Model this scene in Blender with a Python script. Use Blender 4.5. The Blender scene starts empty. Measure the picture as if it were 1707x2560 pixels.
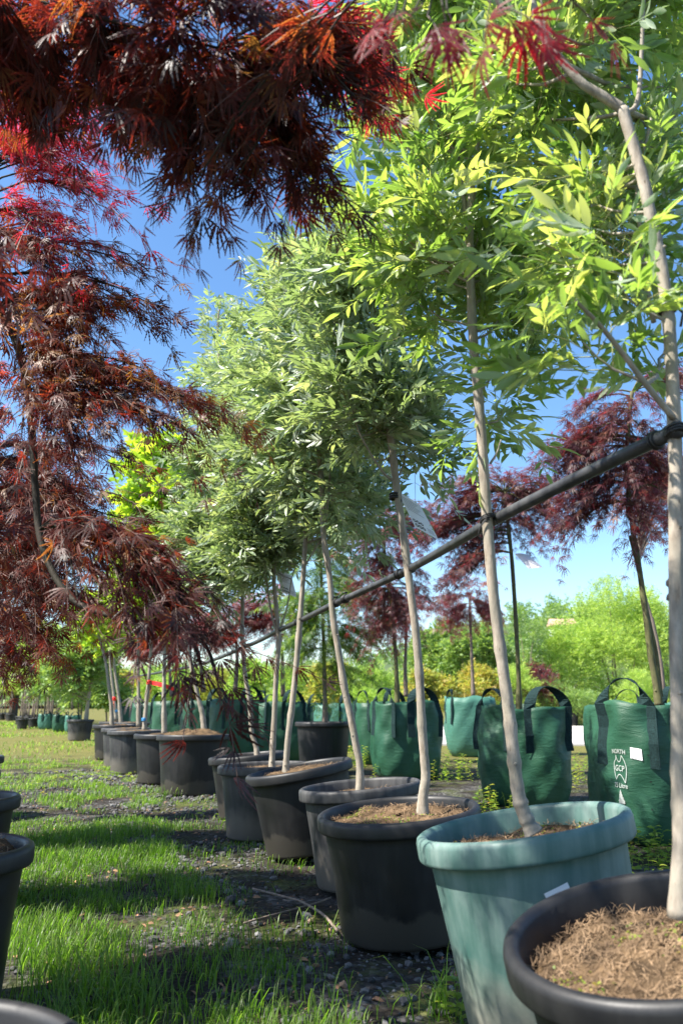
import bpy, math, random
import numpy as np
from mathutils import Vector, Matrix

# ------------------------------------------------------------------ camera, world, sun
SC = bpy.context.scene
COL = SC.collection
K = 1707.0 / 1568.0
CAMH = 0.84
LENS = 28.0
F = LENS / 36.0 * 2560
PITCH = math.atan(480.0 / F)
cs, sn = math.cos(PITCH), math.sin(PITCH)

cam = bpy.data.cameras.new('camera')
cam.lens = LENS
cam.sensor_fit = 'VERTICAL'
cam.sensor_height = 36
cam.sensor_width = 24
cam.clip_start = 0.02
cam.clip_end = 3000
cam.dof.use_dof = True
cam.dof.focus_distance = 3.2
cam.dof.aperture_fstop = 4.0
co = bpy.data.objects.new('camera', cam)
COL.objects.link(co)
co.location = (0, 0, CAMH)
co.rotation_euler = (math.radians(90) + PITCH, 0, 0)
SC.camera = co

SUN_EL = math.radians(53)
SUN_BR = math.radians(252)          # compass bearing of the sun, clockwise from +Y
w = bpy.data.worlds.new("World")
SC.world = w
w.use_nodes = True
nt = w.node_tree
sky = nt.nodes.new('ShaderNodeTexSky')
sky.sky_type = 'NISHITA'
sky.sun_disc = False
sky.sun_elevation = SUN_EL
sky.sun_rotation = SUN_BR
sky.altitude = 100
sky.air_density = 1.0
sky.dust_density = 0.6
sky.ozone_density = 1.6
bg = nt.nodes['Background']
bg.inputs['Strength'].default_value = 0.102
hs = nt.nodes.new('ShaderNodeHueSaturation')
hs.inputs['Saturation'].default_value = 1.2
nt.links.new(sky.outputs[0], hs.inputs['Color'])
nt.links.new(hs.outputs[0], bg.inputs[0])
sl = bpy.data.lights.new('sun', 'SUN')
sl.energy = 5.0
sl.angle = math.radians(0.53)
sl.color = (1.0, 0.95, 0.87)
so = bpy.data.objects.new('sun', sl)
COL.objects.link(so)
sd = Vector((math.sin(SUN_BR) * math.cos(SUN_EL), math.cos(SUN_BR) * math.cos(SUN_EL), math.sin(SUN_EL)))
so.rotation_euler = sd.to_track_quat('Z', 'Y').to_euler()
so.location = sd * 30
SC.view_settings.view_transform = 'Standard'
SC.view_settings.look = 'None'
SC.view_settings.gamma = 1
SC.view_settings.exposure = 1.45
SC.view_settings.use_curve_mapping = False

# ------------------------------------------------------------------ measuring helpers (photo pixel -> place)
def P(x, y, Y):
    """point at forward distance Y seen at display pixel x, y"""
    t = (1280 - y * K) / F
    dz = Y * (t * cs + sn) / (cs - t * sn)
    zc = Y * cs + dz * sn
    return np.array([(x * K - 853.5) / F * zc, Y, CAMH + dz])

def G(x, y, z=0.0):
    t = (1280 - y * K) / F
    Y = (z - CAMH) * (cs - t * sn) / (t * cs + sn)
    return P(x, y, Y)

def mpp(p):
    """metres per display pixel at a point"""
    return (p[1] * cs + (p[2] - CAMH) * sn) / F * K

# ------------------------------------------------------------------ mesh helpers
def nrm(a):
    a = np.asarray(a, float)
    return a / np.maximum(np.linalg.norm(a, axis=-1, keepdims=True), 1e-9)

class Soup:
    def __init__(s):
        s.v = []; s.f = []; s.t = []; s.m = []; s.n = 0
    def add(s, v, f, tint=0.5, mi=0):
        v = np.asarray(v, np.float64).reshape(-1, 3); f = np.asarray(f, np.int64).reshape(-1, 3)
        s.v.append(v); s.f.append(f + s.n); s.n += len(v)
        s.t.append(np.full(len(v), tint) if np.isscalar(tint) else np.asarray(tint, float).ravel())
        s.m.append(np.full(len(f), mi))
    def build(s, name, mats, parent=None, smooth=True, tag_=None):
        v = np.concatenate(s.v); f = np.concatenate(s.f); t = np.concatenate(s.t); m = np.concatenate(s.m)
        if parent is not None:
            v = v - np.array(parent['_loc'])
        me = bpy.data.meshes.new(name)
        me.vertices.add(len(v)); me.vertices.foreach_set('co', v.astype(np.float32).ravel())
        me.loops.add(len(f) * 3); me.loops.foreach_set('vertex_index', f.astype(np.int32).ravel())
        me.polygons.add(len(f)); me.polygons.foreach_set('loop_start', np.arange(0, len(f) * 3, 3, dtype=np.int32))
        me.polygons.foreach_set('material_index', m.astype(np.int32))
        me.polygons.foreach_set('use_smooth', np.full(len(f), smooth, dtype=bool))
        me.update(calc_edges=True)
        a = me.attributes.new('tint', 'FLOAT', 'POINT'); a.data.foreach_set('value', t.astype(np.float32))
        for q in (mats if isinstance(mats, (list, tuple)) else [mats]):
            me.materials.append(q)
        me.validate()
        o = bpy.data.objects.new(name, me); COL.objects.link(o)
        if parent is not None:
            o.parent = parent
        return o

def thing(name, label, cat, loc, group=None):
    o = bpy.data.objects.new(name, None); COL.objects.link(o)
    o.empty_display_size = 0.1
    o.location = loc; o['_loc'] = [float(q) for q in loc]
    o['label'] = label; o['category'] = cat
    if group: o['group'] = group
    return o

def tag(o, label, cat, group=None):
    o['label'] = label; o['category'] = cat
    if group: o['group'] = group
    return o

def kind(o, k):
    o['kind'] = k
    return o

def quads(q):
    q = np.asarray(q).reshape(-1, 4)
    return np.concatenate([q[:, [0, 1, 2]], q[:, [0, 2, 3]]])

def smooth_line(pts, per=5, radii=None):
    pts = np.asarray(pts, float); n = len(pts)
    if n < 3:
        per = max(per, 2)
    e = np.concatenate([[2 * pts[0] - pts[1]], pts, [2 * pts[-1] - pts[-2]]])
    out = []; rr = []
    for i in range(n - 1):
        p0, p1, p2, p3 = e[i], e[i + 1], e[i + 2], e[i + 3]
        for k in range(per):
            t = k / per
            out.append(0.5 * (2 * p1 + (p2 - p0) * t + (2 * p0 - 5 * p1 + 4 * p2 - p3) * t * t + (3 * p1 - p0 - 3 * p2 + p3) * t ** 3))
            if radii is not None: rr.append(radii[i] * (1 - t) + radii[i + 1] * t)
    out.append(pts[-1])
    if radii is not None: rr.append(radii[-1]); return np.array(out), np.array(rr)
    return np.array(out)

def tube(s, pts, r, sides=8, tint=0.5, mi=0, cap=False, wob=0.0, rng=None):
    pts = np.asarray(pts, float); n = len(pts)
    r = np.full(n, r) if np.isscalar(r) else np.asarray(r, float)
    d = nrm(np.gradient(pts, axis=0))
    ref = np.array([0, 1.0, 0]) if abs(d[:, 1]).max() < 0.95 else np.array([0.3, 0.2, 0.93])
    a = nrm(np.cross(d, ref)); b = np.cross(d, a)
    th = np.linspace(0, 2 * math.pi, sides, endpoint=False)
    rad = r[:, None] * np.ones(sides)
    if wob and rng is not None:
        rad = rad * (1 + wob * rng.normal(size=rad.shape))
    v = pts[:, None] + rad[..., None] * (np.cos(th)[None, :, None] * a[:, None] + np.sin(th)[None, :, None] * b[:, None])
    i = np.arange(n - 1)[:, None]; j = np.arange(sides)[None]; j2 = (j + 1) % sides
    q = np.stack([i * sides + j, i * sides + j2, (i + 1) * sides + j2, (i + 1) * sides + j], -1)
    f = quads(q)
    if cap:
        v = np.concatenate([v.reshape(-1, 3), pts[[0, -1]]])
        c0 = n * sides
        f = np.concatenate([f, np.stack([np.full(sides, c0), (np.arange(sides) + 1) % sides, np.arange(sides)], -1),
                            np.stack([np.full(sides, c0 + 1), (n - 1) * sides + np.arange(sides), (n - 1) * sides + (np.arange(sides) + 1) % sides], -1)])
    s.add(v, f, tint, mi)

def lathe(s, prof, c=(0, 0, 0), seg=64, tint=0.5, mi=0, warp=0.0, ph=0.0):
    prof = np.asarray(prof, float); n = len(prof)
    th = np.linspace(0, 2 * math.pi, seg, endpoint=False)
    r = prof[:, 0][:, None] * (1 + warp * np.cos(2 * th + ph)[None] + warp * 0.5 * np.cos(3 * th + ph * 2)[None])
    v = np.stack([r * np.cos(th) + c[0], r * np.sin(th) + c[1], np.repeat(prof[:, 1][:, None], seg, 1) + c[2]], -1)
    i = np.arange(n - 1)[:, None]; j = np.arange(seg)[None]; j2 = (j + 1) % seg
    q = np.stack([i * seg + j, i * seg + j2, (i + 1) * seg + j2, (i + 1) * seg + j], -1)
    s.add(v, quads(q), tint, mi)

def instance(s, tmpl, pos, yd, nd, sc, tint, rng, mi=0):
    """place the leaf template at every pos: its y axis along yd, its face towards nd"""
    tv, tf, tt = tmpl
    pos = np.asarray(pos, float)
    if len(pos) == 0: return
    Y = nrm(yd); X = nrm(np.cross(Y, nd)); Z = np.cross(X, Y)
    R = np.stack([X, Y, Z], -1)                         # columns
    v = np.einsum('nij,vj->nvi', R, tv) * np.asarray(sc)[:, None, None] + pos[:, None]
    f = tf[None] + (np.arange(len(pos)) * len(tv))[:, None, None]
    t = np.clip(np.asarray(tint)[:, None] + tt[None], 0, 1)
    s.add(v.reshape(-1, 3), f.reshape(-1, 3), t.ravel(), mi)

def vnoise(x, y, scale, seed):
    g = np.random.default_rng(seed).random((64, 64))
    x = np.asarray(x) / scale + 1000.3; y = np.asarray(y) / scale + 1000.7
    xi = np.floor(x).astype(int); yi = np.floor(y).astype(int)
    fx = x - xi; fy = y - yi; fx = fx * fx * (3 - 2 * fx); fy = fy * fy * (3 - 2 * fy)
    a = g[xi % 64, yi % 64]; b = g[(xi + 1) % 64, yi % 64]; c = g[xi % 64, (yi + 1) % 64]; d = g[(xi + 1) % 64, (yi + 1) % 64]
    return (a * (1 - fx) + b * fx) * (1 - fy) + (c * (1 - fx) + d * fx) * fy

# ------------------------------------------------------------------ materials
def mat(name):
    m = bpy.data.materials.new(name); m.use_nodes = True
    t = m.node_tree; t.nodes.clear()
    o = t.nodes.new('ShaderNodeOutputMaterial')
    return m, t, o

def N(t, typ, **kw):
    n = t.nodes.new(typ)
    for k, v in kw.items():
        if k in n.inputs.keys(): n.inputs[k].default_value = v
        else: setattr(n, k, v)
    return n

def ramp(t, fac, stops):
    r = t.nodes.new('ShaderNodeValToRGB')
    e = r.color_ramp.elements
    while len(e) < len(stops): e.new(0.5)
    for q, (p, c) in zip(e, stops):
        q.position = p; q.color = (*c, 1)
    t.links.new(fac, r.inputs[0])
    return r.outputs[0]

def leaf_mat(name, top, under, trans, tfac=0.45, rough=0.42, spec=0.5):
    """top / under / trans: colour stops driven by the leaf's own tint"""
    m, t, o = mat(name)
    at = N(t, 'ShaderNodeAttribute', attribute_name='tint')
    ct = ramp(t, at.outputs['Fac'], top); cu = ramp(t, at.outputs['Fac'], under); cx = ramp(t, at.outputs['Fac'], trans)
    geo = N(t, 'ShaderNodeNewGeometry')
    mx = N(t, 'ShaderNodeMixRGB'); t.links.new(geo.outputs['Backfacing'], mx.inputs[0]); t.links.new(ct, mx.inputs[1]); t.links.new(cu, mx.inputs[2])
    p = N(t, 'ShaderNodeBsdfPrincipled', Roughness=rough); p.inputs['Specular IOR Level'].default_value = spec
    t.links.new(mx.outputs[0], p.inputs['Base Color'])
    tr = N(t, 'ShaderNodeBsdfTranslucent'); t.links.new(cx, tr.inputs[0])
    ms = N(t, 'ShaderNodeMixShader'); ms.inputs[0].default_value = tfac
    t.links.new(p.outputs[0], ms.inputs[1]); t.links.new(tr.outputs[0], ms.inputs[2]); t.links.new(ms.outputs[0], o.inputs[0])
    return m

M_ASH = leaf_mat('ash_leaf', [(0, (.10, .15, .08)), (.6, (.18, .25, .14)), (1, (.34, .40, .20))],
                 [(0, (.28, .34, .25)), (.5, (.44, .50, .40)), (1, (.62, .66, .54))],
                 [(0, (.22, .34, .07)), (.6, (.46, .62, .15)), (1, (.74, .82, .22))], 0.34, 0.42, 0.7)
M_ASHN = leaf_mat('near_ash_leaf', [(0, (.07, .13, .04)), (.6, (.14, .22, .08)), (1, (.28, .36, .10))],
                 [(0, (.22, .29, .19)), (.5, (.36, .43, .31)), (1, (.50, .56, .42))],
                 [(0, (.20, .38, .04)), (.6, (.44, .66, .08)), (1, (.76, .84, .14))], 0.44, 0.42, 0.6)
M_LIME = leaf_mat('lime_leaf', [(0, (.16, .30, .03)), (1, (.36, .50, .05))], [(0, (.25, .38, .08)), (1, (.45, .55, .15))],
                  [(0, (.40, .70, .03)), (1, (.80, .95, .06))], 0.5, 0.45, 0.4)
M_RED = leaf_mat('red_maple_leaf', [(0, (.016, .008, .008)), (.45, (.06, .018, .014)), (.8, (.16, .045, .02)), (1, (.20, .11, .03))],
                 [(0, (.05, .028, .026)), (.6, (.12, .05, .045)), (1, (.20, .11, .06))],
                 [(0, (.12, .018, .014)), (.4, (.40, .045, .03)), (.7, (.80, .11, .04)), (1, (.80, .38, .06))], 0.40, 0.5, 0.45)
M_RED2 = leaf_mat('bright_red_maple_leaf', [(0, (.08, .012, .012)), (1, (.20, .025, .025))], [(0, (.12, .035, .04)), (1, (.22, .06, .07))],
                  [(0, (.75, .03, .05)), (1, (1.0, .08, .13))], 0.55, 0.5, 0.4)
M_PURPLE = leaf_mat('purple_maple_leaf', [(0, (.025, .012, .015)), (.6, (.09, .028, .034)), (1, (.16, .07, .05))],
                    [(0, (.07, .045, .055)), (1, (.16, .10, .10))],
                    [(0, (.26, .04, .055)), (.7, (.58, .08, .09)), (1, (.45, .20, .08))], 0.38, 0.45, 0.45)
M_GREENMAPLE = leaf_mat('green_maple_leaf', [(0, (.03, .08, .02)), (1, (.09, .17, .03))], [(0, (.06, .12, .04)), (1, (.12, .2, .06))],
                        [(0, (.15, .32, .03)), (1, (.45, .60, .06))], 0.42, 0.45, 0.4)
M_BUSH = leaf_mat('bush_leaf', [(0, (.08, .17, .04)), (1, (.22, .33, .07))], [(0, (.12, .2, .08)), (1, (.25, .35, .14))],
                  [(0, (.22, .42, .05)), (1, (.5, .66, .10))], 0.4, 0.45, 0.5)
M_YELLOW = leaf_mat('yellow_leaf', [(0, (.18, .24, .04)), (.6, (.30, .32, .05)), (1, (.36, .24, .05))], [(0, (.25, .28, .08)), (1, (.4, .3, .1))],
                    [(0, (.45, .6, .05)), (1, (.8, .55, .08))], 0.42, 0.5, 0.4)
M_FEATHER = leaf_mat('feathery_leaf', [(0, (.20, .34, .06)), (1, (.44, .54, .11))], [(0, (.2, .32, .08)), (1, (.36, .48, .14))],
                     [(0, (.38, .62, .06)), (1, (.75, .88, .14))], 0.45, 0.5, 0.4)
M_GRASS = leaf_mat('grass_blade', [(0, (.018, .045, .007)), (.6, (.06, .12, .012)), (.88, (.14, .21, .025)), (1, (.30, .26, .10))],
                   [(0, (.04, .10, .015)), (1, (.2, .28, .06))],
                   [(0, (.04, .15, .008)), (.6, (.19, .42, .018)), (.9, (.5, .8, .07)), (1, (.6, .5, .2))], 0.48, 0.42, 0.4)
M_WEED = leaf_mat('weed_leaf', [(0, (.08, .18, .02)), (.7, (.2, .3, .03)), (1, (.35, .25, .05))], [(0, (.12, .2, .05)), (1, (.3, .3, .1))],
                  [(0, (.3, .55, .03)), (1, (.7, .7, .08))], 0.42, 0.45, 0.4)

def solid(name, c1, c2, scale=8, rough=0.6, bump=0.2, bscale=60, spec=0.5, detail=6, stretch=(1, 1, 1), bdist=0.004, metal=0.0):
    m, t, o = mat(name)
    tc = N(t, 'ShaderNodeTexCoord'); mp = N(t, 'ShaderNodeMapping'); mp.inputs['Scale'].default_value = stretch
    t.links.new(tc.outputs['Object'], mp.inputs[0])
    n = N(t, 'ShaderNodeTexNoise', Scale=scale, Detail=detail); t.links.new(mp.outputs[0], n.inputs['Vector'])
    c = ramp(t, n.outputs['Fac'], [(.3, c1), (.7, c2)])
    p = N(t, 'ShaderNodeBsdfPrincipled', Roughness=rough, Metallic=metal); p.inputs['Specular IOR Level'].default_value = spec
    t.links.new(c, p.inputs['Base Color'])
    if bump:
        n2 = N(t, 'ShaderNodeTexNoise', Scale=bscale, Detail=4); t.links.new(mp.outputs[0], n2.inputs['Vector'])
        b = N(t, 'ShaderNodeBump', Strength=bump, Distance=bdist); t.links.new(n2.outputs['Fac'], b.inputs['Height']); t.links.new(b.outputs[0], p.inputs['Normal'])
    t.links.new(p.outputs[0], o.inputs[0])
    return m

def bark_mat(name, a, b, c, scale=9):
    m, t, o = mat(name)
    tc = N(t, 'ShaderNodeTexCoord')
    mp = N(t, 'ShaderNodeMapping'); mp.inputs['Scale'].default_value = (1, 1, .28)
    t.links.new(tc.outputs['Object'], mp.inputs[0])
    n = N(t, 'ShaderNodeTexNoise', Scale=scale * 5, Detail=8, Roughness=.65); t.links.new(mp.outputs[0], n.inputs['Vector'])
    n2 = N(t, 'ShaderNodeTexNoise', Scale=11.0, Detail=6, Roughness=.65); t.links.new(tc.outputs['Object'], n2.inputs['Vector'])
    v = N(t, 'ShaderNodeTexVoronoi', Scale=75.0); t.links.new(mp.outputs[0], v.inputs['Vector'])
    c1 = ramp(t, n.outputs['Fac'], [(.30, a), (.62, b)])
    mx = N(t, 'ShaderNodeMixRGB'); t.links.new(c1, mx.inputs[1]); mx.inputs[2].default_value = (*c, 1)
    t.links.new(ramp(t, n2.outputs['Fac'], [(.40, (0, 0, 0)), (.62, (.8, .8, .8))]), mx.inputs[0])
    # lenticels: small dark flecks
    mx2 = N(t, 'ShaderNodeMixRGB', blend_type='MULTIPLY'); t.links.new(mx.outputs[0], mx2.inputs[1])
    t.links.new(ramp(t, v.outputs['Distance'], [(.06, (.35, .28, .2)), (.13, (1, 1, 1))]), mx2.inputs[2]); mx2.inputs[0].default_value = .8
    p = N(t, 'ShaderNodeBsdfPrincipled', Roughness=.75); p.inputs['Specular IOR Level'].default_value = .25
    t.links.new(mx2.outputs[0], p.inputs['Base Color'])
    bm_ = N(t, 'ShaderNodeBump', Strength=.9, Distance=.004); t.links.new(n.outputs['Fac'], bm_.inputs['Height']); t.links.new(bm_.outputs[0], p.inputs['Normal'])
    t.links.new(p.outputs[0], o.inputs[0])
    return m

M_BARKM = bark_mat('dark_maple_bark', (.02, .018, .012), (.045, .035, .025), (.035, .032, .02))
M_BARK = bark_mat('pale_bark', (.17, .135, .10), (.42, .36, .29), (.25, .23, .18))
M_BARKG = bark_mat('green_bark', (.07, .075, .03), (.15, .15, .06), (.10, .085, .05))
M_BARKD = bark_mat('brown_bark', (.12, .09, .07), (.26, .20, .16), (.17, .14, .11))
M_TWIG = solid('green_twig', (.22, .26, .08), (.32, .30, .12), 20, .6, 0)
M_TWIGR = solid('red_twig', (.10, .03, .025), (.12, .08, .05), 20, .5, 0)

def plastic(name, base, dust, amt=.5, rough=.42, grime=None, grime_h=.12):
    m, t, o = mat(name)
    tc = N(t, 'ShaderNodeTexCoord')
    n = N(t, 'ShaderNodeTexNoise', Scale=5.0, Detail=8, Roughness=.6); t.links.new(tc.outputs['Object'], n.inputs['Vector'])
    mp = N(t, 'ShaderNodeMapping'); mp.inputs['Scale'].default_value = (14, 14, 1.2); t.links.new(tc.outputs['Object'], mp.inputs[0])
    n3 = N(t, 'ShaderNodeTexNoise', Scale=2.0, Detail=5); t.links.new(mp.outputs[0], n3.inputs['Vector'])
    mul = N(t, 'ShaderNodeMath', operation='MULTIPLY'); t.links.new(n.outputs['Fac'], mul.inputs[0]); t.links.new(n3.outputs['Fac'], mul.inputs[1])
    f = ramp(t, mul.outputs[0], [(.15, (0, 0, 0)), (.42, (amt, amt, amt))])
    mx = N(t, 'ShaderNodeMixRGB'); t.links.new(f, mx.inputs[0]); mx.inputs[1].default_value = (*base, 1); mx.inputs[2].default_value = (*dust, 1)
    col = mx.outputs[0]
    if grime:
        sp = N(t, 'ShaderNodeSeparateXYZ'); t.links.new(tc.outputs['Object'], sp.inputs[0])
        ad = N(t, 'ShaderNodeMath', operation='MULTIPLY_ADD'); t.links.new(n.outputs['Fac'], ad.inputs[0]); ad.inputs[1].default_value = -.22
        t.links.new(sp.outputs[2], ad.inputs[2])
        g = ramp(t, ad.outputs[0], [(0, (.85, .85, .85)), (grime_h, (0, 0, 0))])
        m2 = N(t, 'ShaderNodeMixRGB'); t.links.new(g, m2.inputs[0]); t.links.new(col, m2.inputs[1]); m2.inputs[2].default_value = (*grime, 1)
        col = m2.outputs[0]
    p = N(t, 'ShaderNodeBsdfPrincipled'); t.links.new(col, p.inputs['Base Color'])
    rr = ramp(t, n.outputs['Fac'], [(.3, (rough,) * 3), (.7, (rough + .25,) * 3)]); t.links.new(rr, p.inputs['Roughness'])
    n2 = N(t, 'ShaderNodeTexNoise', Scale=140.0, Detail=3); t.links.new(tc.outputs['Object'], n2.inputs['Vector'])
    b = N(t, 'ShaderNodeBump', Strength=.12, Distance=.002); t.links.new(n2.outputs['Fac'], b.inputs['Height']); t.links.new(b.outputs[0], p.inputs['Normal'])
    t.links.new(p.outputs[0], o.inputs[0])
    return m

M_POT = plastic('black_plastic', (.005, .005, .006), (.022, .021, .020), .8, .42, (.05, .044, .035), .02)
M_POTD = plastic('dusty_black_plastic', (.012, .012, .014), (.085, .083, .08), .85, .48, (.13, .115, .095), .10)
M_POTG = plastic('sea_green_plastic', (.045, .112, .096), (.17, .24, .215), .95, .42, (.26, .24, .19), .16)
M_PIPE = plastic('black_pipe', (.022, .024, .028), (.12, .12, .12), .6, .34)
M_TIE = solid('black_rubber', (.012, .012, .013), (.03, .03, .03), 30, .5, .1)
M_COIR = solid('coir_fibre', (.025, .018, .012), (.17, .11, .06), 16, .9, .8, 160, .1, bdist=.006)
M_COIRS = solid('coir_strand', (.05, .032, .02), (.36, .24, .14), 13, .8, 0, 10, .15)
M_SOILM = solid('potting_soil', (.025, .018, .013), (.07, .05, .035), 30, .95, .8, 90, .1, bdist=.008)
M_WHITE = solid('white_label', (.72, .72, .72), (.82, .82, .82), 5, .45, 0)
M_TAG = solid('tag_card', (.74, .72, .70), (.82, .80, .79), 4, .32, 0, spec=.6)
M_INK = solid('black_ink', (.01, .01, .01), (.02, .02, .02), 5, .5, 0)
M_INKG = solid('grey_ink', (.12, .12, .12), (.18, .18, .18), 5, .5, 0)
M_REDP = solid('red_tape', (.75, .02, .02), (.85, .03, .02), 5, .4, 0)
M_BLUEP = solid('blue_tape', (.02, .20, .45), (.03, .25, .55), 5, .4, 0)
M_WPRINT = solid('white_print', (.34, .38, .35), (.46, .49, .46), 80, .6, 0)

def bag_mat(name, a, b):
    m, t, o = mat(name)
    tc = N(t, 'ShaderNodeTexCoord')
    mp = N(t, 'ShaderNodeMapping'); mp.inputs['Scale'].default_value = (1, 1, 3.0); t.links.new(tc.outputs['Object'], mp.inputs[0])
    n = N(t, 'ShaderNodeTexNoise', Scale=7.0, Detail=9, Roughness=.62, Distortion=.6); t.links.new(mp.outputs[0], n.inputs['Vector'])
    n2 = N(t, 'ShaderNodeTexNoise', Scale=1.6, Detail=4); t.links.new(tc.outputs['Object'], n2.inputs['Vector'])
    c = ramp(t, n2.outputs['Fac'], [(.3, a), (.7, b)])
    wv = N(t, 'ShaderNodeTexWave', Scale=70.0, bands_direction='Z'); wv.inputs['Distortion'].default_value = .6; t.links.new(tc.outputs['Object'], wv.inputs['Vector'])
    p = N(t, 'ShaderNodeBsdfPrincipled', Roughness=.5); p.inputs['Specular IOR Level'].default_value = .4
    t.links.new(c, p.inputs['Base Color'])
    b1 = N(t, 'ShaderNodeBump', Strength=.55, Distance=.014); t.links.new(n.outputs['Fac'], b1.inputs['Height'])
    b2 = N(t, 'ShaderNodeBump', Strength=.10, Distance=.002); t.links.new(wv.outputs['Fac'], b2.inputs['Height']); t.links.new(b1.outputs[0], b2.inputs['Normal'])
    t.links.new(b2.outputs[0], p.inputs['Normal']); t.links.new(p.outputs[0], o.inputs[0])
    return m
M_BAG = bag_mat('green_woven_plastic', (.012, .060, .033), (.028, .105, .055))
M_BAGLIT = bag_mat('sunlit_green_woven_plastic', (.045, .15, .11), (.07, .19, .14))  # lighter copy of the bag green, sunlight put into the colour
def web_mat():
    m, t, o = mat('webbing')
    tc = N(t, 'ShaderNodeTexCoord')
    v = N(t, 'ShaderNodeTexVoronoi', Scale=420.0); mp = N(t, 'ShaderNodeMapping'); mp.inputs['Scale'].default_value = (1, 1, .5)
    t.links.new(tc.outputs['Object'], mp.inputs[0]); t.links.new(mp.outputs[0], v.inputs['Vector'])
    c = ramp(t, v.outputs['Color'], [(.2, (.006, .014, .014)), (.8, (.018, .045, .045))])
    p = N(t, 'ShaderNodeBsdfPrincipled', Roughness=.85); p.inputs['Specular IOR Level'].default_value = .15; t.links.new(c, p.inputs['Base Color'])
    b = N(t, 'ShaderNodeBump', Strength=.6, Distance=.003); t.links.new(v.outputs['Distance'], b.inputs['Height']); t.links.new(b.outputs[0], p.inputs['Normal'])
    t.links.new(p.outputs[0], o.inputs[0]); return m
M_WEB = web_mat()

def ground_mat():
    m, t, o = mat('ground_soil')
    tc = N(t, 'ShaderNodeTexCoord')
    v = N(t, 'ShaderNodeTexVoronoi', Scale=45.0, Randomness=1.0); t.links.new(tc.outputs['Object'], v.inputs['Vector'])
    v2 = N(t, 'ShaderNodeTexVoronoi', Scale=110.0); t.links.new(tc.outputs['Object'], v2.inputs['Vector'])
    sp = N(t, 'ShaderNodeSeparateColor'); t.links.new(v.outputs['Color'], sp.inputs[0])
    stone = ramp(t, sp.outputs[0], [(0, (.018, .017, .016)), (.6, (.055, .052, .05)), (1, (.16, .155, .15))])
    nz = N(t, 'ShaderNodeTexNoise', Scale=14.0, Detail=10, Roughness=.7); t.links.new(tc.outputs['Object'], nz.inputs['Vector'])
    soil = ramp(t, nz.outputs['Fac'], [(.3, (.009, .007, .005)), (.7, (.033, .025, .017))])
    nb = N(t, 'ShaderNodeTexNoise', Scale=2.4, Detail=7, Roughness=.65); t.links.new(tc.outputs['Object'], nb.inputs['Vector'])
    m1 = N(t, 'ShaderNodeMixRGB'); t.links.new(ramp(t, nb.outputs['Fac'], [(.45, (0, 0, 0)), (.6, (.85, .85, .85))]), m1.inputs[0]); t.links.new(soil, m1.inputs[1]); t.links.new(stone, m1.inputs[2])
    ng = N(t, 'ShaderNodeTexNoise', Scale=1.1, Detail=8, Roughness=.7); t.links.new(tc.outputs['Object'], ng.inputs['Vector'])
    moss = ramp(t, nz.outputs['Fac'], [(.35, (.03, .05, .01)), (.65, (.11, .12, .025))])
    m2 = N(t, 'ShaderNodeMixRGB'); t.links.new(ramp(t, ng.outputs['Fac'], [(.5, (0, 0, 0)), (.62, (.8, .8, .8))]), m2.inputs[0]); t.links.new(m1.outputs[0], m2.inputs[1]); t.links.new(moss, m2.inputs[2])
    # farther down the aisle the ground is mown yellowish turf
    sx = N(t, 'ShaderNodeSeparateXYZ'); t.links.new(tc.outputs['Object'], sx.inputs[0])
    ad = N(t, 'ShaderNodeMath', operation='MULTIPLY_ADD'); t.links.new(nb.outputs['Fac'], ad.inputs[0]); ad.inputs[1].default_value = 14.0; t.links.new(sx.outputs[1], ad.inputs[2])
    dv = N(t, 'ShaderNodeMath', operation='DIVIDE'); t.links.new(ad.outputs[0], dv.inputs[0]); dv.inputs[1].default_value = 40.0
    far = ramp(t, nz.outputs['Fac'], [(.35, (.06, .085, .014)), (.65, (.19, .15, .045))])
    m3 = N(t, 'ShaderNodeMixRGB'); t.links.new(ramp(t, dv.outputs[0], [(.42, (0, 0, 0)), (.55, (1, 1, 1))]), m3.inputs[0]); t.links.new(m2.outputs[0], m3.inputs[1]); t.links.new(far, m3.inputs[2])
    p = N(t, 'ShaderNodeBsdfPrincipled', Roughness=.9); p.inputs['Specular IOR Level'].default_value = .2
    t.links.new(m3.outputs[0], p.inputs['Base Color'])
    b = N(t, 'ShaderNodeBump', Strength=.9, Distance=.012, invert=True); t.links.new(v.outputs['Distance'], b.inputs['Height'])
    b2 = N(t, 'ShaderNodeBump', Strength=.6, Distance=.006); t.links.new(nz.outputs['Fac'], b2.inputs['Height']); t.links.new(b.outputs[0], b2.inputs['Normal'])
    t.links.new(b2.outputs[0], p.inputs['Normal']); t.links.new(p.outputs[0], o.inputs[0])
    return m
M_GROUND = ground_mat()
M_CONC = solid('pale_concrete', (.42, .39, .36), (.55, .52, .48), 1.2, .85, .2, 30)

def tint_mat(name, stops, rough=.85):
    m, t, o = mat(name)
    at = N(t, 'ShaderNodeAttribute', attribute_name='tint')
    tc = N(t, 'ShaderNodeTexCoord'); n = N(t, 'ShaderNodeTexNoise', Scale=90.0, Detail=6); t.links.new(tc.outputs['Object'], n.inputs['Vector'])
    c = ramp(t, at.outputs['Fac'], stops)
    mx = N(t, 'ShaderNodeMixRGB', blend_type='MULTIPLY'); mx.inputs[0].default_value = .7; t.links.new(c, mx.inputs[1])
    t.links.new(ramp(t, n.outputs['Fac'], [(.3, (.5, .5, .5)), (.7, (1.2, 1.2, 1.2))]), mx.inputs[2])
    p = N(t, 'ShaderNodeBsdfPrincipled', Roughness=rough); t.links.new(mx.outputs[0], p.inputs['Base Color'])
    b = N(t, 'ShaderNodeBump', Strength=.5, Distance=.003); t.links.new(n.outputs['Fac'], b.inputs['Height']); t.links.new(b.outputs[0], p.inputs['Normal'])
    t.links.new(p.outputs[0], o.inputs[0]); return m
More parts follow.
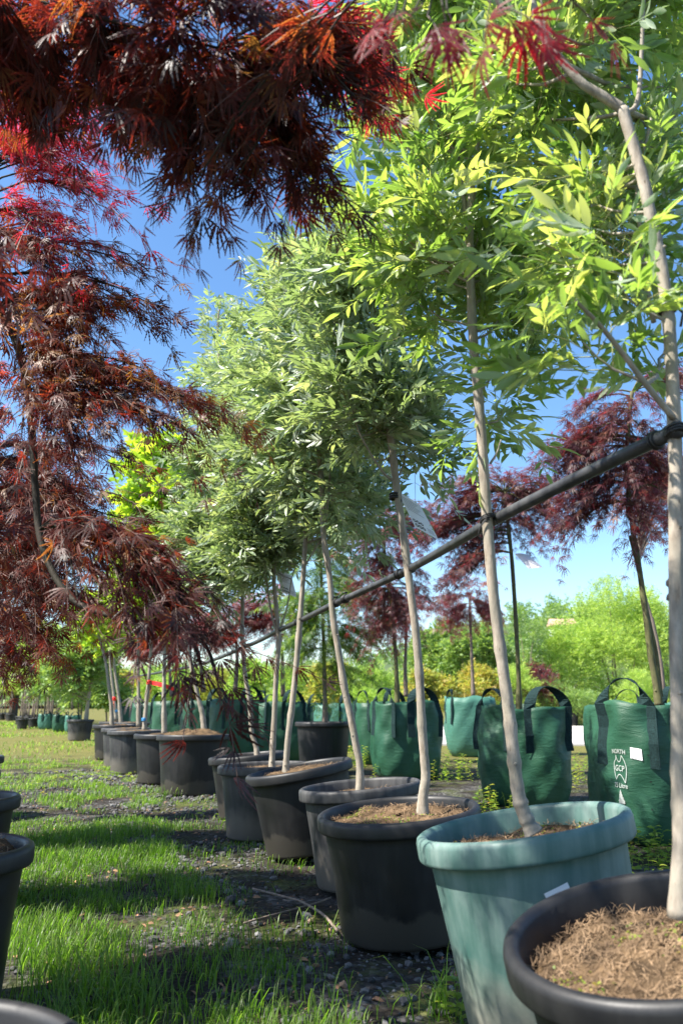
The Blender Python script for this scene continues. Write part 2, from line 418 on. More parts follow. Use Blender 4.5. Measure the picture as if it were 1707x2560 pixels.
M_STONE = tint_mat('gravel_stone', [(0, (.03, .03, .031)), (.5, (.09, .087, .085)), (.85, (.20, .195, .19)), (1, (.22, .15, .10))])
M_LITTER = tint_mat('dead_leaf', [(0, (.10, .05, .03)), (.5, (.28, .16, .08)), (1, (.42, .20, .12))])

# ------------------------------------------------------------------ leaf templates
def leaflet(L, W, n=4, fold=.35, curl=.25, rot=0, off=(0, 0, 0), twist=0):
    v = [(0, 0, 0)]; f = []
    for i in range(1, n):
        t = i / n; hw = W / 2 * math.sin(math.pi * t ** .85) ** .9
        z = -curl * L * t * t
        v += [(0, t * L, z), (-hw, t * L, z + fold * hw), (hw, t * L, z + fold * hw)]
    v.append((0, L, -curl * L))
    f += [(0, 1, 2), (0, 3, 1)]
    for i in range(1, n - 1):
        a = 1 + (i - 1) * 3; b = a + 3
        f += [(a, b, a + 1), (b, b + 1, a + 1), (a, a + 2, b), (b, a + 2, b + 2)]
    a = 1 + (n - 2) * 3; e = len(v) - 1
    f += [(a, e, a + 1), (a, a + 2, e)]
    v = np.array(v, float)
    ct, st = math.cos(twist), math.sin(twist)
    v = v @ np.array([[ct, 0, -st], [0, 1, 0], [st, 0, ct]])
    c, s_ = math.cos(rot), math.sin(rot)
    v = v @ np.array([[c, s_, 0], [-s_, c, 0], [0, 0, 1]]) + np.array(off)
    return v, np.array(f)

def merge(parts):
    V = []; Fs = []; T = []; n = 0
    for v, f, t in parts:
        V.append(v); Fs.append(np.asarray(f) + n); n += len(v); T.append(np.full(len(v), t))
    return np.concatenate(V), np.concatenate(Fs), np.concatenate(T)

def ash_leaf(rng, n=4, pairs=3, L=.065, W=.0165):
    R = .095; parts = []
    for i in range(pairs):
        t = .36 + .62 * i / pairs
        for s_ in (-1, 1):
            l = L * rng.uniform(.8, 1.05)
            parts.append(leaflet(l, W * rng.uniform(.85, 1.15), n, rng.uniform(.1, .5), rng.uniform(.05, .45), -s_ * rng.uniform(.5, .85),
                                 (s_ * .002, t * R, -.1 * R * t * t), rng.normal(0, .5)) + (rng.normal(0, .06),))
    parts.append(leaflet(L * 1.1, W * 1.05, n, .3, rng.uniform(.1, .4), rng.normal(0, .1), (0, R, -.1 * R), rng.normal(0, .3)) + (0.03,))
    rw = .0011
    parts.append((np.array([(-rw, 0, 0), (rw, 0, 0), (rw, R, -.1 * R), (-rw, R, -.1 * R)]), quads([[0, 1, 2, 3]]), .2))
    return merge(parts)

def cut_leaf(rng, lobes=7, teeth=4, L=.062, wide=.15):
    """deeply cut, feather-lobed maple leaf"""
    parts = []
    angs = np.linspace(-1.15, 1.15, lobes)
    for a in angs:
        l = L * (1 - .17 * abs(a)) * rng.uniform(.9, 1.08)
        a += rng.normal(0, .07)
        dr = rng.uniform(.12, .5); cv = -.22 * a / 1.15 * rng.uniform(.3, 1.3) + rng.normal(0, .10)
        def ax(t, side=0.0):
            x = side + cv * l * t * t; y = t * l; z = -dr * l * t * t
            return (x * math.cos(a) + y * math.sin(a), -x * math.sin(a) + y * math.cos(a), z)
        v = []; f = []
        ts = np.linspace(.22, .82, teeth)
        w0 = .032 * l
        st = [.06, .5, 1.0]
        v += [ax(.0), ax(.5, -w0), ax(.5, w0), ax(1.0)]
        f += [(0, 2, 1), (1, 2, 3)]
        for t in ts:
            tw = wide * l * (1.15 - .7 * t) * (0.55 + .45 * math.sin(math.pi * min(1, t + .12)))
            for s_ in (-1, 1):
                b = len(v)
                v += [ax(t - .10), ax(t + .10), ax(t + .15, s_ * tw)]
                f.append((b, b + 1, b + 2) if s_ < 0 else (b, b + 2, b + 1))
        parts.append((np.array(v), np.array(f), rng.normal(0, .05)))
    return merge(parts)

def cut_leaf_far(rng, lobes=7, L=.066, wd=.06):
    parts = []
    for a in np.linspace(-1.35, 1.35, lobes):
        l = L * (1 - .17 * abs(a)) * rng.uniform(.9, 1.08); dr = rng.uniform(.25, .55); a += rng.normal(0, .08)
        def ax(t, side=0.0):
            x = side; y = t * l; z = -dr * l * t * t
            return (x * math.cos(a) + y * math.sin(a), -x * math.sin(a) + y * math.cos(a), z)
        v = [ax(0), ax(.55, -wd * l), ax(.55, wd * l), ax(1)]
        parts.append((np.array(v), np.array([(0, 2, 1), (1, 2, 3)]), rng.normal(0, .05)))
    return merge(parts)

def palm_leaf(rng, L=.075):
    v = [(0, 0, 0)]; n = 11
    for i in range(n):
        a = math.radians(-140 + 280 * i / (n - 1)); r = L * ((1.0 if i % 2 else .58)) * (1 - .12 * abs(a))
        v.append((math.sin(a) * r, math.cos(a) * r, -.25 * r + rng.normal(0, .004)))
    f = [(0, i + 1, i + 2)[::-1] for i in range(n - 1)]
    return merge([(np.array(v), np.array(f), 0)])

def simple_leaf(L=.06, W=.03, n=3):
    v, f = leaflet(L, W, n, .3, .3)
    return v, f, np.zeros(len(v))

def spray_leaf(rng, k=7, L=.16, l=.05, w=.018):
    """a short twig of small leaves for shrubs seen from far away"""
    parts = []
    for i in range(k):
        t = (i + 1) / k
        v, f = leaflet(l * rng.uniform(.8, 1.2), w, 2, .2, .2, (-1 if i % 2 else 1) * rng.uniform(.5, 1.2), (0, t * L, -.15 * L * t * t), rng.normal(0, .6))
        parts.append((v, f, rng.normal(0, .12)))
    return merge(parts)

r0 = np.random.default_rng(5)
ASH0 = [ash_leaf(r0, 4, r0.integers(2, 4)) for _ in range(9)]
ASH1 = [ash_leaf(r0, 3, r0.integers(2, 4)) for _ in range(7)]
ASH2 = [ash_leaf(r0, 2, 2, .07, .02) for _ in range(3)]
CUT0 = [cut_leaf(r0, 7, 6, .078, .07) for _ in range(8)]
CUT1 = [cut_leaf(r0, 7, 4, .070, .075) for _ in range(7)]
CUT2 = [cut_leaf_far(r0) for _ in range(3)]
PALM = [palm_leaf(r0) for _ in range(3)]
SPRAY = [spray_leaf(r0) for _ in range(4)]
BROAD = [spray_leaf(r0, 6, .14, .07, .04) for _ in range(3)]

# ------------------------------------------------------------------ growing crowns
def sample_blobs(blobs, n, rng, shell=.5):
    """blobs: (x, y, rx, ry, Y) in display pixels at forward distance Y"""
    wts = np.array([b[2] * b[3] * (b[5] if len(b) > 5 else 1) for b in blobs], float); wts /= wts.sum()
    idx = rng.choice(len(blobs), n, p=wts)
    out = []
    for i in idx:
        b = blobs[i]; c = P(b[0], b[1], b[4]); m = mpp(c)
        d = nrm(rng.normal(size=3)); r = rng.random() ** shell
        dep = min(b[2], b[3]) * m
        out.append(c + d * r * np.array([b[2] * m, dep, b[3] * m]))
    return np.array(out)

def bez(a, c, b, n):
    t = np.linspace(0, 1, n)[:, None]
    return (1 - t) ** 2 * a + 2 * t * (1 - t) * c + t * t * b

def grow(wood, leaves, trunk, zmin, blobs, rng, limbs=14, twigs=10, tlen=.22, gap=.035, style='ash', tm=ASH1, mats_i=(1, 1),
         lsize=1.0, lim_r=.006, tint=(.5, .22), bright=None, tw_r=.0016, umin=None):
    """limbs leave the trunk, carry twigs, twigs carry leaves"""
    trunk = np.asarray(trunk)
    tgt = sample_blobs(blobs, limbs, rng)
    pos = []; dirs = []; nors = []
    for q in tgt:
        hd = np.linalg.norm(trunk[:, :2] - q[:2], axis=1)
        if style == 'ash':
            want = q[2] - .75 * hd.min() - .05
            ok = trunk[:, 2] >= zmin
            i = np.argmin(np.abs(trunk[:, 2] - want) + (~ok) * 10)
            s0 = trunk[i]; h = q - s0
            c = s0 + h * np.array([.55, .55, .35])
        else:
            ok = trunk[:, 2] >= zmin
            i = np.argmin(np.abs(trunk[:, 2] - (q[2] + .12)) + .6 * np.linalg.norm(trunk - q, axis=1) + (~ok) * 10)
            s0 = trunk[i]; h = q - s0
            c = s0 + h * np.array([.55, .55, .5]); c[2] = max(s0[2], q[2]) + .04 + .06 * np.linalg.norm(h[:2])
        L = np.linalg.norm(h)
        n = max(5, int(L / .07))
        ln = bez(s0, c, q, n) + rng.normal(size=(n, 3)) * .006 * np.linspace(0, 1, n)[:, None]
        r_ = np.linspace(lim_r * min(1.3, .5 + L), tw_r * 1.2, n)
        tube(wood, ln, r_, 5, .5, mats_i[0])
        tg = nrm(np.gradient(ln, axis=0))
        for k in range(twigs):
            u = rng.uniform(umin if umin is not None else (.3 if style == 'ash' else .35), 1.0) if k else 1.0
            j = min(n - 1, int(u * (n - 1)))
            b = ln[j]; d0 = tg[j]
            out = nrm(rng.normal(size=3) * np.array([1, 1, .6]))
            tl = tlen * rng.uniform(.6, 1.25)
            if style == 'ash':
                d = nrm(d0 * .7 + out * .9 + np.array([0, 0, .12]))
                bend = np.array([0, 0, rng.uniform(-.5, .15)])
            else:
                d = nrm(d0 * np.array([1.3, 1.3, .7]) + out * np.array([.6, .6, .22]))
                bend = np.array([0, 0, rng.uniform(-.45, -.05)])
            m_ = 5
            t = np.linspace(0, 1, m_)[:, None]
            tw = b + d * tl * t + bend * tl * t * t
            tube(wood, tw, np.linspace(tw_r, tw_r * .5, m_), 3, .5, mats_i[1])
            td = nrm(np.gradient(tw, axis=0))
            nl = max(2, int(tl / gap))
            for a in range(nl):
                tt = (a + 1) / nl
                x = tt * (m_ - 1); i0 = min(m_ - 2, int(x)); fr = x - i0
                p_ = tw[i0] * (1 - fr) + tw[i0 + 1] * fr; dd = td[i0]
                side = nrm(np.cross(dd, np.array([0, 0, 1.0])) + 1e-6) * (1 if a % 2 else -1)
                if style == 'ash':
                    for sgn in ((1, -1) if a < nl - 1 else (1,)):
                        o_ = nrm(dd * (.8 if a < nl - 1 else 2) + side * sgn * 1.0 + rng.normal(size=3) * .35 + np.array([0, 0, .05]))
                        pos.append(p_); dirs.append(o_); nors.append(np.array([0, 0, 1.0]) + rng.normal(size=3) * .95)
                else:
                    o_ = nrm(dd * 1.1 + side * .75 * (0 if a == nl - 1 else 1) + rng.normal(size=3) * .22 + np.array([0, 0, -.12]))
                    pos.append(p_); dirs.append(o_); nors.append(np.array([0, 0, 1.0]) + rng.normal(size=3) * .6)
    pos = np.array(pos); dirs = np.array(dirs); nors = np.array(nors)
    if bright is not None:      # young growth at the outside of the crown is paler
        pass
    which = rng.integers(0, len(tm), len(pos))
    tn = np.clip(rng.normal(tint[0], tint[1], len(pos)), 0, 1)
    for k in range(len(tm)):
        q = which == k
        instance(leaves, tm[k], pos[q], dirs[q], nors[q], lsize * rng.uniform(.6, 1.2, q.sum()), tn[q], rng)
    return len(pos)

def trunk_line(pts, Y, base=None, per=6):
    """display pixels -> 3D; Y may change along the trunk"""
    out = []
    for i, p in enumerate(pts):
        y = Y if np.isscalar(Y) else Y[0] + (Y[1] - Y[0]) * i / (len(pts) - 1)
        out.append(P(p[0], p[1], y))
    return np.array(out)

def add_trunk(s, line, r0_, r1_, rng, knots=5, mi=0, sides=14, flare=1.35):
    n = len(line)
    r = np.linspace(r0_, r1_, n)
    r[0] *= flare
    ln, rr = smooth_line(line, 8, r)
    m = len(ln)
    rr = rr * (1 + .035 * np.sin(np.linspace(0, 9, m) + rng.uniform(0, 6)) + .02 * rng.normal(size=m))
    for _ in range(knots):
        c = rng.integers(int(m * .08), int(m * .85)); rr += rr * .16 * np.exp(-((np.arange(m) - c) / 1.1) ** 2)
    tube(s, ln, rr, sides, .5, mi, cap=True, wob=.012, rng=rng)
    # pruned branch stubs
    for _ in range(knots):
        c = rng.integers(int(m * .06), int(m * .8)); a = rng.uniform(0, 6.28)
        d = nrm(np.array([math.cos(a), math.sin(a), .45]))
        b = ln[c]; tube(s, np.array([b + d * rr[c] * .6, b + d * rr[c] * 1.18, b + d * rr[c] * 1.3]), [rr[c] * .34, rr[c] * .24, rr[c] * .08], 7, .5, mi, cap=True)
    return ln

# ------------------------------------------------------------------ pots
def pot_profile(R, h, lip=.055):
    rb = R * .80
    return [(0.0, .004), (rb - .015, .004), (rb - .004, .008), (rb, .02), (rb + (R - .03 - rb) * .5, h * .5), (R - .030, h - lip - .03), (R - .028, h - lip - .004), (R - .026, h - lip),
            (R - .004, h - lip), (R - .001, h - lip + .004), (R, h - lip + .01), (R, h - .016), (R - .003, h - .006), (R - .010, h - .001), (R - .018, h), (R - .026, h - .004),
            (R - .031, h - .014), (R - .034, h - lip), (R - .037, h - lip - .03), (R - .05, h * .55)]

def rot_tilt(v, c, a, b=0.0):
    """tilt: a raises the right side, b raises the far side"""
    M = np.array(Matrix.Rotation(-a, 3, 'Y') @ Matrix.Rotation(b, 3, 'X'))
    return (v - c) @ M.T + c

def make_pot(root, R, h, matp, tilt=(0, 0), sink=.055, seed=0, fibres=900, seg=80, mound=.02, lip=.055, coir=True, far=False):
    c = np.array(root['_loc']); rng = np.random.default_rng(seed + 77)
    up = np.array([0, 0, R * .8 * math.sin(abs(math.radians(tilt[0]))) * .7])
    ta, tb = math.radians(tilt[0]), math.radians(tilt[1])
    s = Soup(); lathe(s, pot_profile(R, h, lip), c, seg if not far else 28, warp=.006, ph=seed)
    s.v = [rot_tilt(v, c, ta, tb) + up for v in s.v]
    o = s.build('pot', matp, root)
    # mulch
    s = Soup(); nr, ns = (10, 40) if not far else (3, 16)
    r = np.linspace(0, R - .036, nr)[:, None]; th = np.linspace(0, 2 * math.pi, ns, endpoint=False)[None]
    x = r * np.cos(th); y = r * np.sin(th)
    z = h - sink + mound * (1 - (r / R) ** 2) + (vnoise(x + seed, y, .07, 3 + seed % 40) - .5) * .035 * (1 if not far else 0)
    z[-1] -= .02
    v = np.stack([x + c[0], y + c[1], z + c[2]], -1)
    i = np.arange(nr - 1)[:, None]; j = np.arange(ns)[None]; j2 = (j + 1) % ns
    s.add(v, quads(np.stack([i * ns + j, i * ns + j2, (i + 1) * ns + j2, (i + 1) * ns + j], -1)))
    if fibres:
        k = fibres
        rr = (R - .04) * np.sqrt(rng.random(k)); a = rng.random(k) * 6.283
        px_, py_ = rr * np.cos(a), rr * np.sin(a)
        pz = h - sink + mound * (1 - (rr / R) ** 2) + (vnoise(px_ + seed, py_, .07, 3 + seed % 40) - .5) * .035
        b = np.stack([px_, py_, pz], -1) + c
        hd = rng.random(k) * 6.283; L = rng.uniform(.012, .034, k) * (R / .29); lift = rng.uniform(-.1, .9, k) ** 2
        d = np.stack([np.cos(hd), np.sin(hd), lift], -1); d = nrm(d)
        sd_ = nrm(np.stack([-np.sin(hd), np.cos(hd), rng.normal(0, .4, k)], -1)) * .0007
        m_ = b + d * (L * .5)[:, None] + np.array([0, 0, .004]); e = b + d * L[:, None]
        V = np.stack([b - sd_, b + sd_, m_ + sd_, m_ - sd_, e], 1).reshape(-1, 3)
        q = (np.arange(k) * 5)[:, None]
        f = np.concatenate([q + [0, 1, 2], q + [0, 2, 3], q + [3, 2, 4]])
        s.add(V, f, .5, 1)
        if k > 1500:      # moss and seedlings among the fibres
            kk = 420; cx_ = rng.normal(0, R * .45, 14); cy_ = rng.normal(0, R * .45, 14); w_ = rng.integers(0, 14, kk)
            mx_ = cx_[w_] + rng.normal(0, .022, kk); my_ = cy_[w_] + rng.normal(0, .022, kk); ok = np.hypot(mx_, my_) < R - .05; mx_, my_ = mx_[ok], my_[ok]
            mz = h - sink + mound * (1 - (mx_ ** 2 + my_ ** 2) / R ** 2) + (vnoise(mx_ + seed, my_, .07, 3 + seed % 40) - .5) * .035 + .004
            tl_ = simple_leaf(.006, .005, 2); kk = len(mx_)
            instance(s, tl_, np.stack([mx_, my_, mz], -1) + c, rng.normal(size=(kk, 3)) * [1, 1, .4], rng.normal(size=(kk, 3)) * .5 + [0, 0, 1], rng.uniform(.6, 1.8, kk), rng.random(kk), rng, 2)
    s.v = [rot_tilt(v_.reshape(-1, 3), c, ta, tb) + up for v_ in s.v]
    s.build('mulch', [M_COIR if coir else M_SOILM, M_COIRS, M_WEED], root)
    return o

def pot_by_rim(x, y, wpx, dia, h):
    """distance of a pot of known size from its rim in the photo: returns base point"""
    zc = dia / (wpx * K) * F
    t = (1280 - y * K) / F; yc = t * zc
    Y = zc * cs - yc * sn; dz = zc * sn + yc * cs
    X = (x * K - 853.5) / F * zc
    return np.array([X, Y, 0.0]), CAMH + dz

# ------------------------------------------------------------------ the setting
def seg_coords(lo, hi, near, n):
    t = np.linspace(-1, 1, n); a = np.sinh(t * 6) / math.sinh(6)
    return np.where(a < 0, a * -lo, a * hi) * 1.0 + near * 0

gx = np.unique(np.concatenate([-np.geomspace(6, 900, 26)[::-1], np.arange(-6, 6.01, .06), np.geomspace(6.05, 900, 26)]))
gy = np.unique(np.concatenate([-np.geomspace(1, 120, 10)[::-1], np.arange(-1, 9, .06), np.geomspace(9.05, 1500, 50)]))
def gheight(x, y):
    fade = np.clip(1 - (np.hypot(x, y) - 6) / 10, 0, 1)
    return ((vnoise(x, y, .35, 11) - .5) * .030 + (vnoise(x, y, .11, 12) - .5) * .014) * fade - .008
X, Y_ = np.meshgrid(gx, gy, indexing='ij')
s = Soup(); ni, nj = X.shape
i = np.arange(ni - 1)[:, None]; j = np.arange(nj - 1)[None]
s.add(np.stack([X, Y_, gheight(X, Y_)], -1), quads(np.stack([i * nj + j, (i + 1) * nj + j, (i + 1) * nj + j + 1, i * nj + j + 1], -1)))
kind(s.build('ground', M_GROUND), 'structure')

def slab(name, corners, th, m):
    c = np.asarray(corners, float); s_ = Soup(); n = len(c)
    top = np.c_[c, np.full(n, th)]; bot = np.c_[c, np.full(n, -.03)]
    f = [(0, k, k + 1) for k in range(1, n - 1)] + [(n, n + k + 1, n + k) for k in range(1, n - 1)]
    for k in range(n):
        k2 = (k + 1) % n; f += [(k, n + k, n + k2), (k, n + k2, k2)]
    s_.add(np.concatenate([top, bot]), f)
    return kind(s_.build(name, m, smooth=False), 'structure')
slab('road', [(-1.0, 17.5), (60, 15.0), (60, 31.0), (-1.0, 33.0)], .03, M_CONC)

# aisle coordinates: u across the rows, v along them
ROW = nrm(np.array([-.352, .936])); ACR = np.array([ROW[1], -ROW[0]])
def uv(x, y): return x * ACR[0] + y * ACR[1], x * ROW[0] + y * ROW[1]
def from_uv(u, v): return u * ACR[0] + v * ROW[0], u * ACR[1] + v * ROW[1]

def grass():
    rng = np.random.default_rng(21); s = Soup()
    def blades(x, y, L, wd, lean, tn):
        k = len(x); z = gheight(x, y); b = np.stack([x, y, z], -1)
        hd = rng.random(k) * 6.283; d = np.stack([np.cos(hd), np.sin(hd), np.zeros(k)], -1)
        ls = L * lean; sd_ = np.stack([-np.sin(hd + rng.normal(0, .5, k)), np.cos(hd), np.zeros(k)], -1) * (wd / 2)[:, None]
        up = np.array([0, 0, 1.0])
        m1 = b + up * (L * .45)[:, None] + d * (ls * .2)[:, None]; m2 = b + up * (L * .8)[:, None] + d * (ls * .6)[:, None]
        e = b + up * (L * (1 - .25 * lean))[:, None] + d * (ls * 1.15)[:, None]
        V = np.stack([b - sd_, b + sd_, m1 - sd_ * .9, m1 + sd_ * .9, m2 - sd_ * .6, m2 + sd_ * .6, e], 1).reshape(-1, 3)
        q = (np.arange(k) * 7)[:, None]
        f = np.concatenate([q + t for t in ([0, 1, 3], [0, 3, 2], [2, 3, 5], [2, 5, 4], [4, 5, 6])])
        s.add(V, f, np.repeat(tn, 7))
    # lush short turf of the aisle
    k = 330000
    u = rng.uniform(-.9, 2.6, k); v = .3 + rng.random(k) ** 1.15 * 13
    x, y = from_uv(u, v)
    core = np.exp(-((u - .38) / .44) ** 4) * np.clip((6.6 - v) / 1.2, 0, 1) * np.clip((v - 1.35) / .4, 0.0, 1)
    near = np.exp(-((u - .3) / .6) ** 2) * (v <= 1.75) * .6
    side = .10 * (u > .9) + .06
    farp = .34 * (v > 5.5) * (u < 1.1)
    nz = vnoise(x, y, .28, 31); nz2 = vnoise(x, y, .8, 32); nz3 = vnoise(x, y, .09, 36)
    den = 1.15 * core * np.clip((nz * .55 + nz2 * .45 - .20) * 4, 0, 1) + (near + side + farp) * np.clip((nz - .52) * 6, 0, 1)
    keep = rng.random(k) < den * (0.12 + 1.15 * nz3)
    x, y, u, v = x[keep], y[keep], u[keep], v[keep]; k = len(x)
    hgt = rng.uniform(.03, .085, k) * (.6 + .9 * vnoise(x, y, .3, 33)) * np.where(core[keep] > .3, 1.0, .75)
    tn = np.clip(rng.normal(.5, .17, k) + np.clip((v - 5) * .05, 0, .25), 0, 1)
    blades(x, y, hgt, rng.uniform(.0016, .0032, k) * (1 + v * .10), rng.uniform(.1, .8, k), tn)
    # clumps of broader, taller blades in the foreground
    cl = [(G(230, 2290), .10, 60, .13), (G(270, 2270), .08, 50, .15), (G(210, 2340), .08, 40, .12), (G(560, 2330), .1, 45, .10), (G(740, 2320), .09, 40, .09), (G(1015, 2310), .03, 16, .19),
          (G(1000, 2340), .05, 14, .16), (G(480, 2060), .05, 30, .11), (G(120, 2200), .1, 60, .11), (G(640, 2250), .07, 40, .08), (G(1160, 1850), .12, 40, .16), (G(1130, 1830), .1, 30, .14),
          (G(430, 2290), .1, 40, .09), (G(720, 2140), .06, 34, .10), (G(60, 2330), .1, 60, .10), (G(380, 1830), .12, 50, .12), (G(560, 1900), .10, 40, .10)]
    for c, sp, n_, hh in cl:
        x = c[0] + rng.normal(0, sp, n_); y = c[1] + rng.normal(0, sp, n_)
        blades(x, y, rng.uniform(.5, 1.1, n_) * hh, rng.uniform(.003, .0055, n_), rng.uniform(.2, .9, n_), np.clip(rng.normal(.6, .12, n_), 0, .9))
    # sparse yellowed grass far down the aisle
    k = 26000
    u = rng.uniform(-6, 2.2, k); v = rng.uniform(9, 42, k); x, y = from_uv(u, v)
    keep = rng.random(k) < np.clip((vnoise(x, y, 1.2, 34) - .3) * 2, 0, 1)
    x, y, v = x[keep], y[keep], v[keep]
    blades(x, y, rng.uniform(.03, .09, len(x)), np.full(len(x), .012) * (v / 15), rng.uniform(.1, .8, len(x)), np.clip(rng.normal(.8, .15, len(x)), 0, 1))
    tag(kind(s.build('grass', M_GRASS), 'stuff'), 'short bright green grass growing thick along the aisle', 'grass')
grass()

def rock_tmpl(rng):
    g = (1 + 5 ** .5) / 2
    v = np.array([(-1, g, 0), (1, g, 0), (-1, -g, 0), (1, -g, 0), (0, -1, g), (0, 1, g), (0, -1, -g), (0, 1, -g), (g, 0, -1), (g, 0, 1), (-g, 0, -1), (-g, 0, 1)], float)
    v = nrm(v) * rng.uniform(.65, 1.15, (12, 1)) * np.array([1, .8, .6])
    f = np.array([(0, 11, 5), (0, 5, 1), (0, 1, 7), (0, 7, 10), (0, 10, 11), (1, 5, 9), (5, 11, 4), (11, 10, 2), (10, 7, 6), (7, 1, 8), (3, 9, 4), (3, 4, 2), (3, 2, 6), (3, 6, 8), (3, 8, 9), (4, 9, 5), (2, 4, 11), (6, 2, 10), (8, 6, 7), (9, 8, 1)])
    return v, f, np.zeros(12)

def gravel():
    rng = np.random.default_rng(8); s = Soup(); T = [rock_tmpl(rng) for _ in range(6)]
    k = 30000
    u = rng.uniform(-.8, 2.7, k); v = .4 + rng.random(k) ** 1.3 * 11; x, y = from_uv(u, v)
    nz = vnoise(x, y, .4, 41)
    den = np.where((u > .55), .85, .35) * np.clip((nz - .30) * 3, .05, 1)
    keep = rng.random(k) < den; x, y, v = x[keep], y[keep], v[keep]; k = len(x)
    sz = .0035 + .017 * rng.random(k) ** 5 + .0012 * v + (rng.random(k) < .012) * rng.uniform(.008, .025, k)
    p = np.stack([x, y, gheight(x, y) + sz * .25], -1)
    w_ = rng.integers(0, 6, k); tn = np.clip(rng.normal(.5, .25, k), 0, 1)
    for a in range(6):
        q = w_ == a
        instance(s, T[a], p[q], nrm(rng.normal(size=(q.sum(), 3)) * [1, 1, .2]), np.array([0, 0, 1.0]) + rng.normal(size=(q.sum(), 3)) * .25, sz[q], tn[q], rng)
    tag(kind(s.build('gravel', M_STONE, smooth=False), 'stuff'), 'loose grey gravel and stones scattered over dark soil', 'gravel')
gravel()

def litter():
    rng = np.random.default_rng(9); s = Soup()
    k = 2600; u = rng.uniform(-.6, 2.6, k); v = rng.uniform(.5, 10, k); x, y = from_uv(u, v)
    p = np.stack([x, y, gheight(x, y) + .007], -1)
    tm = simple_leaf(.03, .014, 3)
    instance(s, tm, p, nrm(rng.normal(size=(k, 3)) * [1, 1, .25]), np.array([0, 0, 1.0]) + rng.normal(size=(k, 3)) * .4, rng.uniform(.4, 1.3, k), rng.random(k), rng)
    tag(kind(s.build('leaf_litter', M_LITTER), 'stuff'), 'dry brown leaf scraps lying on the gravel', 'leaf litter')
litter()

def weeds():
    rng = np.random.default_rng(10); s = Soup()
    tm = [simple_leaf(.035, .018, 4), simple_leaf(.028, .016, 4)]
    spots = []
    for cx, cy, n_, sp, hh in [(1500, 1920, 34, .22, .10), (1540, 1990, 40, .25, .07), (1050, 1790, 26, .28, .16), (1000, 1760, 16, .3, .15), (1350, 1800, 26, .35, .13), (1150, 1870, 16, .16, .12),
                               (840, 1760, 10, .2, .2), (1530, 2060, 30, .15, .05), (1340, 1760, 20, .5, .13), (1420, 1960, 14, .12, .1), (250, 1790, 30, .5, .05), (120, 1780, 30, .9, .05), (560, 1880, 14, .15, .06),
                               (1040, 2330, 4, .05, .09), (1010, 2050, 6, .04, .25), (40, 2060, 8, .05, .05)]:
        c = G(cx, cy)
        for _ in range(int(n_ * 1.6)): spots.append((c[0] + rng.normal(0, sp), c[1] + rng.normal(0, sp), hh * rng.uniform(.6, 1.7)))
    P_, D_, N_, S_, T_ = [], [], [], [], []
    for x, y, h in spots:
        z = float(gheight(np.array([x]), np.array([y]))[0]); ln = rng.normal(size=2) * .25 * h
        st = np.array([(x, y, z), (x + ln[0] * .4, y + ln[1] * .4, z + h * .6), (x + ln[0], y + ln[1], z + h)])
        tube(s, st, [.0016, .0012, .0008], 3, .4)
        n_ = max(4, int(h / .014)); tn0 = rng.uniform(.2, .85)
        for a in range(n_):
            t = (a + 1) / n_; b = st[0] * (1 - t) + st[2] * t; az = a * 2.4 + rng.random()
            P_.append(b); D_.append((math.cos(az), math.sin(az), .35)); N_.append((0, 0, 1)); S_.append(rng.uniform(.6, 1.3) * (1 + .03 * y)); T_.append(np.clip(tn0 + rng.normal(0, .12), 0, 1))
    instance(s, tm[0], np.array(P_), np.array(D_), np.array(N_) + rng.normal(size=(len(P_), 3)) * .3, np.array(S_), np.array(T_), rng)
    tag(kind(s.build('weeds', M_WEED), 'stuff'), 'low yellow-green leafy weeds growing between pots and bags', 'weeds')
weeds()

def stick(pts, r, label):
    rng = np.random.default_rng(int(abs(pts[0][0]) * 7) + 3)
    s = Soup(); p3 = [G(*q) + np.array([0, 0, .012 + r]) for q in pts]
    tube(s, smooth_line(p3, 4), r, 6, .5, 0, cap=True)
    tag(s.build('fallen_stick', M_BARKD), label, 'stick')
stick([(690, 2080), (740, 2110), (775, 2150)], .006, 'grey stick lying on gravel in front of the large black pot')
stick([(560, 2130), (630, 2110), (720, 2085), (760, 2070)], .004, 'long thin brown twig lying across the gravel')
stick([(580, 2050), (650, 2068), (700, 2082)], .005, 'bent pale stick on the ground beside the row of pots')

# ------------------------------------------------------------------ ties, tags
def tie(center, r, label, w_=.010, tilt=.25, tail=True):
    s = Soup(); th = np.linspace(0, 2 * math.pi, 18)
    for dz in (0, -.6 * w_, .7 * w_):
        ring = np.stack([center[0] + (r + .003) * np.cos(th), center[1] + (r + .003) * np.sin(th), center[2] + dz + tilt * r * np.cos(th + 1)], -1)
        tube(s, ring, w_ * .32, 5)
    if tail:
        tube(s, np.array([center + [r, -.005, 0], center + [r + .012, -.012, -.02], center + [r + .004, -.01, -.05]]), w_ * .25, 5, cap=True)
    return tag(s.build('rubber_tie', M_TIE), label, 'tie', 'black ties round the trunks')

